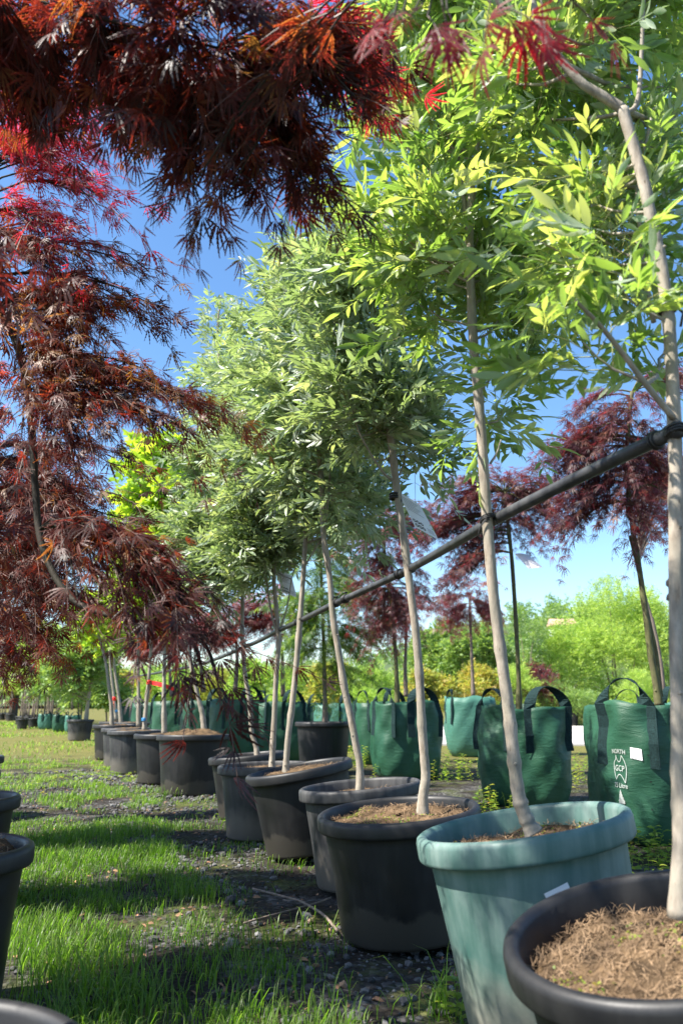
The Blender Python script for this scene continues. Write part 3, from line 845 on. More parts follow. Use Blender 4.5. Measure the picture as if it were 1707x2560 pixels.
def hang_tag(c, right, down, w_, h_, label, marks=True, curl=.25, red=False):
    """a card hanging from a trunk; c is its upper left corner"""
    right = nrm(np.array(right, float)); down = nrm(np.array(down, float)); nn = np.cross(right, down)
    def at(u, v_, off=0): return c + right * u * w_ + down * v_ * h_ + nn * (curl * w_ * (1 - np.cos(u * 1.6)) * (1 - .4 * v_) + off)
    root = thing('plant_tag', label, 'plant tag', c)
    s = Soup(); n = 8; V = []; Fq = []
    for side in (0, .0012):
        for a in range(n + 1):
            for b in range(n + 1):
                u = a / n; v_ = b / n
                if u == 1 and v_ == 1: u = .96; v_ = .96
                V.append(at(u, v_, side))
    for k in (0, 1):
        for a in range(n):
            for b in range(n):
                q = k * (n + 1) ** 2 + a * (n + 1) + b; w4 = [q, q + 1, q + n + 2, q + n + 1]
                Fq.append(w4 if k else w4[::-1])
    s.add(V, quads(Fq)); s.build('card', M_TAG, root)
    if red:
        for (v0, v1) in ((.05, .2), (.75, 1.0)):
            s = Soup()
            s.add([at(.02, v0, -.002), at(.98, v0, -.002), at(.98, v1, -.002), at(.02, v1, -.002), at(.02, v0, .003), at(.98, v0, .003), at(.98, v1, .003), at(.02, v1, .003)], quads([[0, 1, 2, 3], [7, 6, 5, 4]]))
            s.build('red_band', M_REDP, root)
        s = Soup(); s.add([at(.02, .22, -.002), at(.98, .22, -.002), at(.98, .62, -.002), at(.02, .62, -.002), at(.02, .22, .003), at(.98, .22, .003), at(.98, .62, .003), at(.02, .62, .003)], quads([[0, 1, 2, 3], [7, 6, 5, 4]]))
        s.build('dark_panel', solid('dark_red_print', (.05, .01, .015), (.12, .02, .03), 60, .4, 0), root)
    if marks:
        def strip(u0, v0, u1, v1, t):
            s = Soup()
            for off in (-.0012, .0024):
                nseg = 5; pts = []
                d = np.array([v1 - v0, -(u1 - u0)]); d = d / np.linalg.norm(d) * t
                for a in range(nseg + 1):
                    f = a / nseg; u = u0 + (u1 - u0) * f; v_ = v0 + (v1 - v0) * f
                    pts += [at(u - d[0], v_ - d[1], off), at(u + d[0], v_ + d[1], off)]
                s.add(pts, quads([[2 * a, 2 * a + 1, 2 * a + 3, 2 * a + 2] for a in range(nseg)]))
            s.build('print_line', M_INKG, root)
        for a in range(7):
            strip(.10 + .0 * a, .12 + .055 * a, .78 - .1 * (a % 3), .12 + .055 * a, .006)
        for a in range(3):
            strip(.62, .80 + .05 * a, .92, .80 + .05 * a, .006)
        
        for a in range(6):
            s = Soup(); cu, cv = .14 + .15 * (a // 2), .76 + .13 * (a % 2)
            th = np.linspace(0, 6.283, 15)
            for off in (-.0013, .0025):
                ro, ri = .068, .034
                rg = [at(cu + ro * math.cos(t_), cv + ro * w_ / h_ * math.sin(t_), off) for t_ in th] + [at(cu + ri * math.cos(t_), cv + ri * w_ / h_ * math.sin(t_), off) for t_ in th]
                s.add(rg, quads([[k, k + 1, 15 + k + 1, 15 + k] for k in range(14)]))
            s.build('round_icon', M_INK, root)
    return root

# ------------------------------------------------------------------ ash trees (front row)
GA = 'silvery green ash trees in the front pot row'
def ash_tree(label, base, R, h, potm, tilt, tline, tr, zfork, blobs, seed, limbs, twigs, tm, fib=900, stems=(), lsize=1.0, tl=.22, gap=.05,
             tint=(.5, .22), leafm=None, sink=.06, twm=None, barkm=None, knots=5, mound=.02, name='potted_ash_tree', cat='potted tree', group=GA, lip=.055, style='ash', lim_r=.006, far=False, coir=True):
    rng = np.random.default_rng(seed)
    root = thing(name, label, cat, base, group)
    make_pot(root, R, h, potm, tilt, sink, seed, fib, mound=mound, lip=lip, far=far, coir=coir)
    s = Soup(); ln = add_trunk(s, tline, tr[0], tr[1], rng, knots)
    lines = [ln]
    for st, r_ in stems:
        a, b = smooth_line(st, 6, np.linspace(r_[0], r_[1], len(st))); tube(s, a, b, 9, .5, 0, cap=True); lines.append(a)
    s.build('trunk', barkm or M_BARK, root)
    wood = Soup(); lv = Soup()
    grow(lv, lv, np.concatenate(lines), zfork, blobs, rng, limbs, twigs, tl, gap, style, tm, (1, 2), lsize, lim_r, tint)
    lv.build('crown', [leafm or M_ASH, barkm or M_BARK, twm or M_TWIG], root)
    return root, ln

# bottom right, nearest
b1, _ = pot_by_rim(1568, 2150, 752, .58, .45)
b1[0] += .036
T1L = trunk_line([(1557, 2110), (1563, 1950), (1560, 1750), (1556, 1550), (1552, 1350), (1552, 1150), (1548, 1000), (1540, 820), (1530, 700), (1515, 600), (1497, 520), (1480, 430), (1455, 340), (1428, 250)], (b1[1], b1[1] + .03))
st1 = trunk_line([(1428, 250), (1385, 222), (1335, 190), (1290, 140), (1240, 70), (1210, -60)], b1[1] + .03)
st2 = trunk_line([(1432, 262), (1462, 235), (1472, 120), (1478, -60)], b1[1] + .05)
st3 = trunk_line([(1500, 740), (1482, 650), (1470, 540), (1462, 430), (1500, 250)], b1[1] + .12)
st4 = trunk_line([(1545, 960), (1480, 880), (1420, 800), (1370, 740), (1320, 690)], (b1[1], b1[1] - .1))
Y1 = b1[1]
ash_tree('nearest potted ash at the lower right, its pale trunk running up the right edge', b1, .28, .45, M_POT, (11, 5), T1L, (.0155, .0125), 1.35,
         [(1490, 30, 130, 90, Y1 + .45), (1300, 150, 140, 100, Y1 + .35, 1.3), (1260, 370, 120, 110, Y1 + .40, 1.2), (1330, 520, 120, 70, Y1 + .25, 1), (1230, 560, 100, 60, Y1 + .15, .7), (1370, 640, 90, 50, Y1 + .0, .7), (1260, 720, 90, 40, Y1 + .15, .7),
          (1370, 790, 80, 30, Y1, .5), (1540, 640, 60, 140, Y1 + .55, .6), (1505, 940, 25, 20, Y1 - .12, .3), (1180, 160, 100, 90, Y1 + .4, 1.0), (1400, -80, 250, 80, Y1 + .2, .7), (1560, 250, 60, 160, Y1 + .6, .6), (1480, 850, 60, 30, Y1 + .2, .3)],
         101, 40, 6, ASH0, 3800, [(st1, (.0125, .008)), (st2, (.007, .004)), (st3, (.006, .004)), (st4, (.007, .004))], 1.0, .20, .055, sink=.075, mound=.03, lip=.055, leafm=M_ASHN, tint=(.55, .28))

_r = [o for o in COL.objects if o.get('label', '').startswith('nearest potted ash')][0]; _r['_loc'] = [float(q) for q in b1]
s = Soup(); _rng = np.random.default_rng(4)
for yy, k_ in ((1338, 1.0), (1372, .8)):
    c_ = P(1546, yy, Y1 + .02); tube(s, np.array([c_, c_ + [-.006, -.004, .001], c_ + [-.011, -.006, .003], c_ + [-.014, -.006, .005]]), [.012 * k_, .013 * k_, .0105 * k_, .004 * k_], 12, .5, 0, cap=True, wob=.12, rng=_rng)
s.build('burl', M_BARKD, _r)
b2, z2 = pot_by_rim(1224, 1902, 492, .55, .54)
b2[0] += .054
Y2 = b2[1]
T2L = trunk_line([(1224, 1912), (1212, 1890), (1196, 1850), (1186, 1800), (1178, 1730), (1166, 1620), (1148, 1490), (1132, 1360), (1120, 1220), (1108, 1050), (1097, 900), (1086, 780), (1080, 650), (1077, 540), (1083, 440)], Y2)
s21 = trunk_line([(1080, 560), (1064, 450), (1056, 330), (1040, 180), (1030, 20)], (Y2, Y2 + .05))
s22 = trunk_line([(1083, 440), (1095, 330), (1105, 200), (1118, 0), (1120, -150)], (Y2, Y2 - .03))
s23 = trunk_line([(1125, 1065), (1140, 1040), (1150, 1010)], Y2)
ash_tree('potted ash in the sea-green pot with barcode label', b2, .275, .53, M_POTG, (9, -1), T2L, (.0185, .0125), 1.62,
         [(1010, 60, 150, 120, Y2 + .05, 1), (960, 260, 120, 120, Y2, 1.3), (1130, 330, 130, 130, Y2 + .3, 1), (940, 480, 110, 110, Y2 + .05, 1.2), (1150, 560, 110, 100, Y2 + .3, .8), (970, 640, 90, 70, Y2 + .1, .8), (1190, 720, 70, 70, Y2 + .2, .7), (1150, 950, 40, 40, Y2 + .1, .35), (1120, 1040, 70, 30, Y2 + .12, .35),
          (1160, 830, 60, 50, Y2 + .1, .5), (870, 330, 40, 90, Y2, .9), (1110, -80, 200, 100, Y2, .8), (1170, 150, 120, 120, Y2 + .2, .7)],
         102, 46, 8, ASH0, 1600, [(s21, (.0085, .004)), (s22, (.0095, .005)), (s23, (.004, .002))], 1.0, .22, .055, lip=.06, sink=.06, mound=.012, leafm=M_ASHN, tint=(.6, .25))
# the sparse low shoots of the green pot's tree
b3, _ = pot_by_rim(913, 1866, 370, .60, .44)
b3 = G(920, 2148); Y3 = b3[1]; b3[0] += .03
T3L = trunk_line([(970, 1878), (971, 1830), (977, 1785), (974, 1740), (968, 1660), (963, 1560), (954, 1450), (940, 1340), (926, 1230), (912, 1130), (901, 1040), (891, 950), (886, 850), (880, 720), (862, 600), (850, 520)], Y3)
s31 = trunk_line([(903, 1105), (880, 1085), (850, 1040), (820, 980), (800, 900)], (Y3, Y3 - .1))
s32 = trunk_line([(917, 1090), (928, 1060), (930, 1020), (940, 960)], (Y3, Y3 + .1))
ash_tree('potted ash in the wide black pot, white plant tag on its trunk', b3, .314, .437, M_POT, (4.5, 2), T3L, (.0195, .0125), 1.75,
         [(850, 480, 60, 70, Y3, 1), (830, 620, 130, 110, Y3, 1.2), (770, 700, 80, 80, Y3, .8), (880, 760, 130, 110, Y3, 1.2), (850, 900, 140, 90, Y3, 1.2), (960, 880, 90, 70, Y3, .9), (960, 980, 70, 50, Y3, .8), (790, 1020, 80, 50, Y3, .8), (900, 600, 90, 90, Y3, .8), (740, 600, 50, 60, Y3, .6), (830, 1080, 60, 30, Y3, .5), (970, 1040, 50, 30, Y3 + .1, .4)],
         103, 52, 8, ASH0, 2200, [(s31, (.006, .003)), (s32, (.005, .003))], 1.0, .22, .06, mound=.03, sink=.05)

b4 = G(829, 2035); Y4 = b4[1]; b4[0] += .03
T4L = trunk_line([(826, 1830), (826, 1760), (818, 1715), (806, 1650), (790, 1575), (778, 1500), (765, 1420), (756, 1320), (743, 1230), (740, 1140), (733, 1050), (722, 940), (705, 800), (690, 680)], Y4)
s41 = trunk_line([(748, 1200), (756, 1120), (760, 1060), (770, 950)], Y4)
ash_tree('potted ash with a grafting ring low on its trunk, third black pot back', b4, .30, .45, M_POTD, (4.5, 0), T4L, (.0185, .012), 1.9,
         [(690, 620, 60, 60, Y4, 1), (660, 700, 80, 80, Y4, 1), (700, 800, 110, 100, Y4, 1.2), (690, 920, 120, 90, Y4, 1.2), (720, 1020, 110, 70, Y4, 1), (800, 1100, 60, 50, Y4, .7), (640, 620, 35, 40, Y4, .6), (640, 1050, 70, 60, Y4, .7), (760, 1170, 60, 30, Y4 + .1, .5), (850, 1170, 50, 30, Y4 + .1, .5)],
         104, 46, 9, ASH1, 700, [(s41, (.007, .004))], 1.05, .24, .06, mound=.01)

b5 = G(690, 1962); Y5 = b5[1]; b5[0] += .06
T5L = trunk_line([(656, 1785), (657, 1755), (662, 1690), (672, 1610), (682, 1510), (690, 1410), (699, 1280), (704, 1160), (698, 1040), (680, 900)], Y5)
ash_tree('potted ash leaning right out of a tilted black pot with straw mulch', b5, .315, .46, M_POT, (9.5, 1), T5L, (.020, .013), 1.5,
         [(600, 760, 60, 60, Y5, .8), (600, 850, 80, 80, Y5, 1), (640, 960, 90, 80, Y5, 1.2), (680, 1080, 110, 70, Y5, 1.2), (780, 1160, 80, 60, Y5, 1), (700, 1200, 80, 50, Y5, .8), (580, 1040, 70, 60, Y5, .7)],
         105, 46, 9, ASH1, 700, [(trunk_line([(700, 1300), (730, 1250), (760, 1200)], Y5), (.006, .003))], 1.1, .25, .06, mound=.03, sink=.045)

b6 = G(609, 1922); Y6 = b6[1]
T6L = trunk_line([(625, 1770), (625, 1740), (630, 1650), (634, 1560), (640, 1470), (634, 1390), (629, 1330), (627, 1200), (600, 1040)], Y6)
ash_tree('potted ash in the grey dusty pot whose left side is sunlit', b6, .31, .45, M_POTD, (1.5, 0), T6L, (.020, .012), 1.5,
         [(560, 900, 60, 60, Y6, .8), (560, 1000, 80, 80, Y6, 1), (590, 1120, 90, 70, Y6, 1.2), (620, 1230, 90, 60, Y6, 1.2), (560, 1200, 70, 70, Y6, 1), (540, 830, 30, 60, Y6, .5), (590, 1300, 60, 30, Y6, .7), (520, 1290, 50, 40, Y6, .7)],
         106, 56, 9, ASH1, 500, [(trunk_line([(640, 1470), (622, 1400), (612, 1330), (600, 1250)], Y6), (.009, .004)), (trunk_line([(642, 1450), (660, 1390), (672, 1320), (690, 1280)], Y6), (.006, .003))], 1.15, .26, .065, mound=.02, sink=.05)

b7, _ = pot_by_rim(580, 1735, 178, .60, .45)
b7[2] = 0; Y7 = b7[1]
T7L = trunk_line([(592, 1745), (588, 1715), (578, 1680), (574, 1620), (562, 1540), (556, 1450), (557, 1370), (550, 1240), (530, 1050), (508, 880), (500, 760), (508, 680)], Y7)
ash_tree('potted ash half hidden by dark maple leaves, tall thin leader above', b7, .30, .45, M_POT, (5, 0), T7L, (.021, .008), 1.3,
         [(508, 700, 22, 60, Y7, .7), (500, 770, 25, 50, Y7, .6), (495, 890, 20, 50, Y7, .5), (500, 970, 40, 50, Y7, .8), (510, 1060, 60, 70, Y7, 1), (500, 1180, 70, 60, Y7, 1), (550, 1260, 70, 60, Y7, 1), (455, 1080, 50, 60, Y7, 1), (450, 1200, 60, 60, Y7, 1), (500, 1320, 60, 40, Y7, .9)],
         107, 62, 9, ASH1, 0, [], 1.2, .26, .065)

# ------------------------------------------------------------------ lime leaved maples farther along the front row
GL = 'lime leaved maples in black pots down the row'
b8 = G(440, 1990 / 1.0 - 165); b8 = G(440, 1822); Y8 = b8[1]
T8L = trunk_line([(470, 1690), (465, 1640), (455, 1600), (440, 1530), (425, 1460), (416, 1390), (418, 1280), (410, 1150), (390, 1050)], Y8)
ash_tree('lime leaved maple in the widest black pot of the middle row, mulch heaped high', b8, .36, .55, M_POT, (0, -1), T8L, (.025, .014), 1.6,
         [(370, 1050, 70, 70, Y8, 1.2), (400, 1160, 90, 90, Y8, 1.3), (340, 1180, 70, 80, Y8, 1.1), (440, 1240, 60, 70, Y8, .9), (390, 1290, 70, 50, Y8, .9), (430, 1340, 50, 30, Y8, .7), (330, 1250, 50, 60, Y8, .9)],
         108, 66, 10, PALM, 300, [], 1.35, .26, .055, (.6, .2), M_LIME, .03, name='potted_lime_maple', group=GL, mound=.08)
def lime_tree(label, base, R, h, tl, r, blobs, seed, potm, limbs=20, tw=8, ls=1.4):
    Yb = base[1]
    return ash_tree(label, base, R, h, potm, (0, 0), trunk_line(tl, Yb), r, 1.0, [(*b[:4], Yb, b[4] if len(b) > 4 else 1) for b in blobs], seed, limbs, tw, PALM, 0, [], ls, .26, .06, (.6, .25), M_LIME,
                    .03, knots=3, name='potted_lime_maple', group=GL, mound=.03)
b9 = G(372, 1797)
lime_tree('lime leaved maple whose trunk carries the loose end of red tape', b9, .33, .52, [(378, 1690), (377, 1600), (378, 1520), (380, 1400), (370, 1300)], (.026, .014), [(340, 1250, 60, 60), (380, 1350, 60, 50), (320, 1150, 50, 70), (300, 1320, 50, 50)], 109, M_POT, 36)
b10 = G(305, 1775)
_b = G(318, 1780)
lime_tree('lime leaved maple tied with blue at its base beside red tape', b10, .34, .52, [(332, 1680), (336, 1620), (342, 1560), (347, 1480), (345, 1400), (320, 1320)], (.026, .014), [(310, 1230, 50, 50), (290, 1330, 50, 50), (350, 1400, 50, 30)], 110, M_POTD, 34)
b11 = G(285, 1762)
lime_tree('lime leaved maple with a straight upright trunk between two leaning ones', b11, .33, .52, [(319, 1670), (319, 1600), (318, 1520), (317, 1440), (310, 1350)], (.026, .014), [(290, 1320, 50, 60), (270, 1390, 50, 50)], 111, M_POTD, 26)
b12 = G(262, 1742)
lime_tree('lime leaved maple leaning hard left above the black pots', b12, .36, .52, [(258, 1680), (256, 1620), (250, 1570), (243, 1520), (233, 1480), (222, 1440)], (.030, .016), [(240, 1390, 70, 50), (200, 1420, 50, 40)], 112, M_POT, 26)
b13 = G(300, 1715)
lime_tree('lime leaved maple with a red ribbon round its trunk, far in the row', b13, .36, .48, [(279, 1665), (273, 1600), (264, 1540), (258, 1470), (250, 1430)], (.034, .018), [(270, 1440, 50, 36), (240, 1460, 40, 30)], 113, M_POTD, 16, 8, 1.7)
b14 = G(262, 1702)
lime_tree('lime leaved maple with blue tape low on its trunk, far in the row', b14, .36, .44, [(268, 1655), (261, 1590), (254, 1530), (250, 1450)], (.034, .018), [(255, 1430, 40, 30)], 114, M_POTD, 10, 8, 1.8)

# the wide lone pot at the end of the row with a leaning trunk and bushy crown
b15 = G(182, 1700); Y15 = b15[1]
ash_tree('bushy green potted tree with a leaning trunk in the last wide black pot', b15, .32, .48, M_POTD, (0, 0), trunk_line([(198, 1655), (203, 1610), (210, 1560), (216, 1520), (215, 1470)], Y15), (.045, .025), .9,
         [(200, 1470, 50, 50, Y15), (160, 1500, 50, 50, Y15), (225, 1530, 40, 40, Y15), (190, 1560, 40, 30, Y15), (120, 1530, 30, 40, Y15, .7)], 115, 40, 10, BROAD, 0, [], 1.3, .35, .10, (.5, .25), M_BUSH, .03, name='potted_bushy_tree', group=None, knots=2, lim_r=.014)

# ------------------------------------------------------------------ ties, pipe, tags, tapes
pp = [P(1536, 996, Y1 + .02), P(1330, 1095, Y1 + .32), P(1132, 1196, Y2 + .045), P(935, 1309, Y3 + .045), P(765, 1388, Y4 + .045), P(692, 1424, Y5 + .045), P(640, 1448, Y6 + .045), P(562, 1486, Y7 + .05), P(440, 1530, Y8 + .3), P(300, 1556, b12[1])]
root = thing('support_pipe', 'long black pipe tied across the trunks of the front row', 'pipe', pp[0])
s = Soup(); ln = smooth_line(pp, 8); tube(s, ln, .0155, 16, cap=True); s.build('pipe', M_PIPE, root)
for q, dd in ((P(1500, 1013, Y1 + .07), 0), (P(960, 1295, Y3 + .02), 1), (P(900, 1325, Y3 + .13), 1), (P(795, 1372, Y4 - .12), 2), (P(770, 1386, Y4 + .0), 2), (P(675, 1432, Y5 + .15), 1)):
    s = Soup(); dline = nrm(ln[-1] - ln[0])
    i0 = np.argmin(np.linalg.norm(ln - q, axis=1)); dline = nrm(ln[min(i0 + 1, len(ln) - 1)] - ln[max(i0 - 1, 0)]); c = ln[i0] + dline * np.dot(q - ln[i0], dline)
    a = nrm(np.cross(dline, [0, 0, 1.0])); b = np.cross(dline, a)
    for k in range(4 if dd else 2):
        th = np.linspace(0, 6.283, 16)
        tube(s, c + dline * (k - 1.5) * .010 + .0175 * (np.cos(th)[:, None] * a + np.sin(th)[:, None] * b), .004, 5)
    if dd == 2:
        tube(s, np.array([c + [0, 0, .02], c + [.01, -.005, .032], c + [-.012, -.006, .03]]), .005, 5, cap=True)
    s.build('wrapped_cord', M_TIE, root)
s = Soup(); tube(s, np.array([pp[0], pp[0] + nrm(pp[0] - pp[1]) * .03]), .0185, 16, cap=True); s.build('end_cap', M_TIE, root)

def on_trunk(L, y):
    z = P(0, y, L[0][1])[2]; i_ = np.argmin(abs(L[:, 2] - z)); return L[i_]
def at_px(x, y, Yd): return P(x, y, Yd)
tie(at_px(1118, 1192, Y2), .0160, 'black cord looped round the pale trunk above the sea-green pot', .007, .5)
tie(at_px(1113, 1215, Y2), .0160, 'thin second loop of black cord slanting round the trunk above the sea-green pot', .004, 1.6, False)
tie(at_px(905, 1140, Y3), .0160, 'black strap holding the white plant tag on the trunk', .014, .1)
tie(at_px(1532, 705, Y1 + .01), .0145, 'black strap high on the nearest trunk at the right edge', .012, .2)
tie(at_px(1549, 988, Y1), .0145, 'black tie where the pipe meets the nearest trunk', .009, .3, False)
hang_tag(P(912, 1128, Y3 + .03), (.62, .15, -.28), (.42, .0, -.9), .12, .175, 'large white plant tag with round icons, on the ash in the wide black pot')
hang_tag(P(634, 1308, Y6 + .03), (.8, .1, -.25), (.25, 0, -.95), .115, .165, 'white plant tag hanging on the multi-stemmed trunk under the silvery crown')

def ribbon(c, d, w_, L, r, m, name, label, cat):
    s = Soup(); d = nrm(np.array(d, float)); th = np.linspace(0, 6.283, 14)
    for k in range(3):
        tube(s, np.stack([c[0] + (r + .004) * np.cos(th), c[1] + (r + .004) * np.sin(th), c[2] + (k - 1) * w_ * .3 + 0 * th], -1), w_ * .2, 5)
    n = 8; V = []
    for off in (0, .002):
        for a in range(n + 1):
            t = a / n; q = c + np.array([0, -r - .004 - off, 0]) + d * L * t + np.array([0, 0, -.15 * L * t * t])
            V += [q + [0, .01 * math.sin(t * 7), w_ / 2], q + [0, .01 * math.cos(t * 7), -w_ / 2]]
    q = [[2 * a, 2 * a + 1, 2 * a + 3, 2 * a + 2] for a in range(n)]
    s.add(V, quads(q + [[x + 2 * (n + 1) for x in w4[::-1]] for w4 in q]))
    tag(s.build(name, m), label, cat)
Yq = b10[1]
ribbon(P(343, 1567, Yq), (1, 0, -.12), .055, .34, .02, M_REDP, 'marking_tape', 'broad strip of red tape stretched between two lime maple trunks', 'tape')
ribbon(P(262, 1605, b13[1]), (.2, 0, -1), .08, .16, .03, M_REDP, 'marking_tape', 'red ribbon knotted round a far trunk with its tail hanging down', 'tape')
ribbon(P(332, 1652, Yq), (.1, 0, -1), .04, .06, .025, M_BLUEP, 'marking_tape', 'blue tape wrapped low round the leaning trunk, near the red tape', 'tape')
ribbon(P(267, 1633, b14[1]), (.1, 0, -1), .05, .06, .03, M_BLUEP, 'marking_tape', 'small blue tape wrapped round the farther trunk below the red ribbon', 'tape')

# barcode label on the sea-green pot
def on_pot(base, R, h, th, z, off, tilt):
    prof = pot_profile(R, h, .06); r = np.interp(z, [prof[3][1], prof[5][1]], [prof[3][0], prof[5][0]]) + off
    p = np.array([base[0] + r * math.cos(th), base[1] + r * math.sin(th), z])
    up = np.array([0, 0, R * .8 * math.sin(abs(math.radians(tilt[0]))) * .7])
    return rot_tilt(p[None], np.array(base), math.radians(tilt[0]), math.radians(tilt[1]))[0] + up
pot_label_root = [o for o in COL.objects if o.get('label', '').startswith('potted ash in the sea-green')][0]
def pot_px(x, y):
    best = (1e9, 0, 0)
    for th in np.linspace(rad0(230), rad0(330), 101):
        for z in np.linspace(.05, .47, 85):
            p = on_pot(b2, .275, .53, th, z, 0, (9, -1)); zc = p[1] * cs + (p[2] - CAMH) * sn
            d = math.hypot((p[0] / zc * F + 853.5) / K - x, (1280 - (-p[1] * sn + (p[2] - CAMH) * cs) / zc * F) / K - y)
            if d < best[0]: best = (d, th, z)
    return best[1], best[2]
rad0 = math.radians
def pot_patch(th0, z0, du, dz, off, m, name, rows, parent, rot=0.0):
    s = Soup(); n = 6
    for (u0, u1, v0, v1) in rows:
        V = []
        for a in range(n + 1):
            u = u0 + (u1 - u0) * a / n
            for v_ in (v0, v1):
                uu = u * math.cos(rot) - v_ * dz / du * math.sin(rot); vv = v_ * math.cos(rot) + u * du / dz * math.sin(rot)
                V.append(on_pot(b2, .275, .53, th0 + uu * du / .25, z0 + vv * dz, off, (9, -1)))
        s.add(V, quads([[2 * a, 2 * a + 2, 2 * a + 3, 2 * a + 1] for a in range(n)]))
    return s.build(name, m, parent)
th0, zl = pot_px(1282, 2052)
lb = pot_patch(th0, zl, .060, .030, .0035, M_WHITE, 'price_label', [(-.5, .5, -.5, .5)], pot_label_root, .26)
rb = np.random.default_rng(3); rows = []; x = -.38
while x < .12:
    w0 = rb.choice([.008, .014, .022]); rows.append((x, x + w0, -.4, .05)); x += w0 + rb.choice([.008, .014])
bc = pot_patch(th0, zl, .060, .030, .0055, M_INK, 'barcode', rows, pot_label_root, .26)
bc.parent = lb

# ------------------------------------------------------------------ bags
def text_mesh(body, size, bold=0.0, serif=False):
    cu = bpy.data.curves.new('t', 'FONT'); cu.body = body; cu.size = size; cu.align_x = 'CENTER'; cu.offset = bold; cu.resolution_u = 4
    ob = bpy.data.objects.new('t', cu); COL.objects.link(ob); bpy.context.view_layer.update()
    me = bpy.data.meshes.new_from_object(ob.evaluated_get(bpy.context.evaluated_depsgraph_get()))
    me.calc_loop_triangles()
    v = np.array([q.co[:] for q in me.vertices]); f = np.array([t.vertices[:] for t in me.loop_triangles])
    bpy.data.objects.remove(ob); bpy.data.curves.remove(cu); bpy.data.meshes.remove(me)
    return v, f

class BagShape:
    def __init__(s, c, R, h, yaw, seed):
        s.c = np.array(c); s.R = R; s.h = h; s.yaw = yaw; s.r = np.random.default_rng(seed); s.ph = s.r.uniform(0, 6, 8); s.n = 3.4
    def at(s, th, z, off=0.0):
        th = np.asarray(th, float); z = np.asarray(z, float); t = z / s.h
        a = th - s.yaw
        se = (np.abs(np.cos(a)) ** s.n + np.abs(np.sin(a)) ** s.n) ** (-1 / s.n)
        prof = .90 + .10 * np.clip(t * 3, 0, 1) ** .6 + .05 * np.sin(math.pi * np.clip(t, 0, 1)) - .10 * np.exp(-t * 30)
        wr = .010 * np.sin(5 * a + 9 * t + s.ph[0]) + .008 * np.sin(11 * a - 14 * t + s.ph[1]) + .006 * np.sin(23 * t + 3 * a + s.ph[2]) * np.sin(4 * a + s.ph[3]) + .005 * np.sin(17 * a + s.ph[4] + 4 * t)
        r = s.R * se * prof + wr * (s.R / .37) * (.4 + .6 * t) + off
        zz = z * (1 + .02 * np.sin(3 * a + s.ph[5]) + .012 * np.sin(7 * a + s.ph[6]))
        return np.stack([s.c[0] + r * np.cos(th), s.c[1] + r * np.sin(th), s.c[2] + zz], -1)

def make_bag(root, c, R, h, yaw, seed, m, handles, detail=True):
    B = BagShape(c, R, h, yaw, seed)
    ns = 96 if detail else 40; nz = 30 if detail else 10
    th = np.linspace(0, 6.28318, ns, endpoint=False)[None]; z = np.concatenate([[0.0], np.linspace(.01, h, nz)])[:, None]
    V = B.at(th + 0 * z, z + 0 * th)
    inner = B.at(th, np.array([[h - .002]]), -.014); deep = B.at(th, np.array([[h * .82]]), -.03)
    V = np.concatenate([V, inner, deep]); n = V.shape[0]
    s = Soup(); i = np.arange(n - 1)[:, None]; j = np.arange(ns)[None]; j2 = (j + 1) % ns
    V2 = np.concatenate([V.reshape(-1, 3), [B.c + [0, 0, .002]]])
    f = np.concatenate([quads(np.stack([i * ns + j, i * ns + j2, (i + 1) * ns + j2, (i + 1) * ns + j], -1)), np.stack([np.full(ns, n * ns), (np.arange(ns) + 1) % ns, np.arange(ns)], -1)])
    s.add(V2, f); body = s.build('grow_bag', m, root)
    s = Soup(); rings = [0, .5, 1.0]; Vs = []
    e = B.at(th[0], np.full(ns, h * .86), -.03)
    for r_ in rings: Vs.append(B.c + [0, 0, h * .86 + .02 * (1 - r_)] + (e - B.c - [0, 0, h * .86]) * r_)
    Vs = np.array(Vs); Vs[:, :, 2] = B.c[2] + h * .86 + np.array([.02, .015, 0])[:, None]
    i = np.arange(2)[:, None]; s.add(Vs, quads(np.stack([i * ns + j, i * ns + j2, (i + 1) * ns + j2, (i + 1) * ns + j], -1)))
    s.build('soil', M_SOILM, root)
    for (ta, half, rise, wd, lean) in handles:
        s = Soup(); k = 30; Lh = []
        for side in (-1, 1):
            pts = [(B.at(ta + side * half, zz, .005), 'leg') for zz in np.linspace(h * .55, h * .99, 6)]
            Lh.append([p for p, _ in pts])
        A, Bq = Lh[0][-1], Lh[1][-1]
        rad = nrm(np.array([math.cos(ta), math.sin(ta), 0])); tan = nrm(Bq - A)
        arch = [A + (Bq - A) * (t - 0.04 * math.sin(2 * math.pi * t)) + np.array([0, 0, rise * math.sin(math.pi * t) ** .75]) - rad * lean * math.sin(math.pi * t) for t in np.linspace(0, 1, 16)[1:-1]]
        path = np.array(Lh[0] + arch + Lh[1][::-1]); wdir = []
        for a_ in range(len(path)):
            t = (a_ - 5) / 15.0; w_ = math.sin(math.pi * np.clip(t, 0, 1)) ** .5
            wdir.append(nrm(tan * (1 - w_) * (1 if t < .5 else 1) + rad * w_ * .9 * (1 if t < .5 else 1) + tan * .15))
        wdir = np.array(wdir); tg = nrm(np.gradient(path, axis=0)); nn = nrm(np.cross(wdir, tg)) * .0028
        W = wdir * wd / 2
        V = np.stack([path - W - nn, path + W - nn, path + W + nn, path - W + nn], 1).reshape(-1, 3); n_ = len(path)
        f = []
        for a_ in range(n_ - 1):
            for b_ in range(4):
                f.append([a_ * 4 + b_, a_ * 4 + (b_ + 1) % 4, (a_ + 1) * 4 + (b_ + 1) % 4, (a_ + 1) * 4 + b_])
        f += [[0, 1, 2, 3], [(n_ - 1) * 4 + q for q in (3, 2, 1, 0)]]
        s.add(V, quads(f)); hd = s.build('handle', M_WEB, root, smooth=False); hd.parent = body
    return B, body

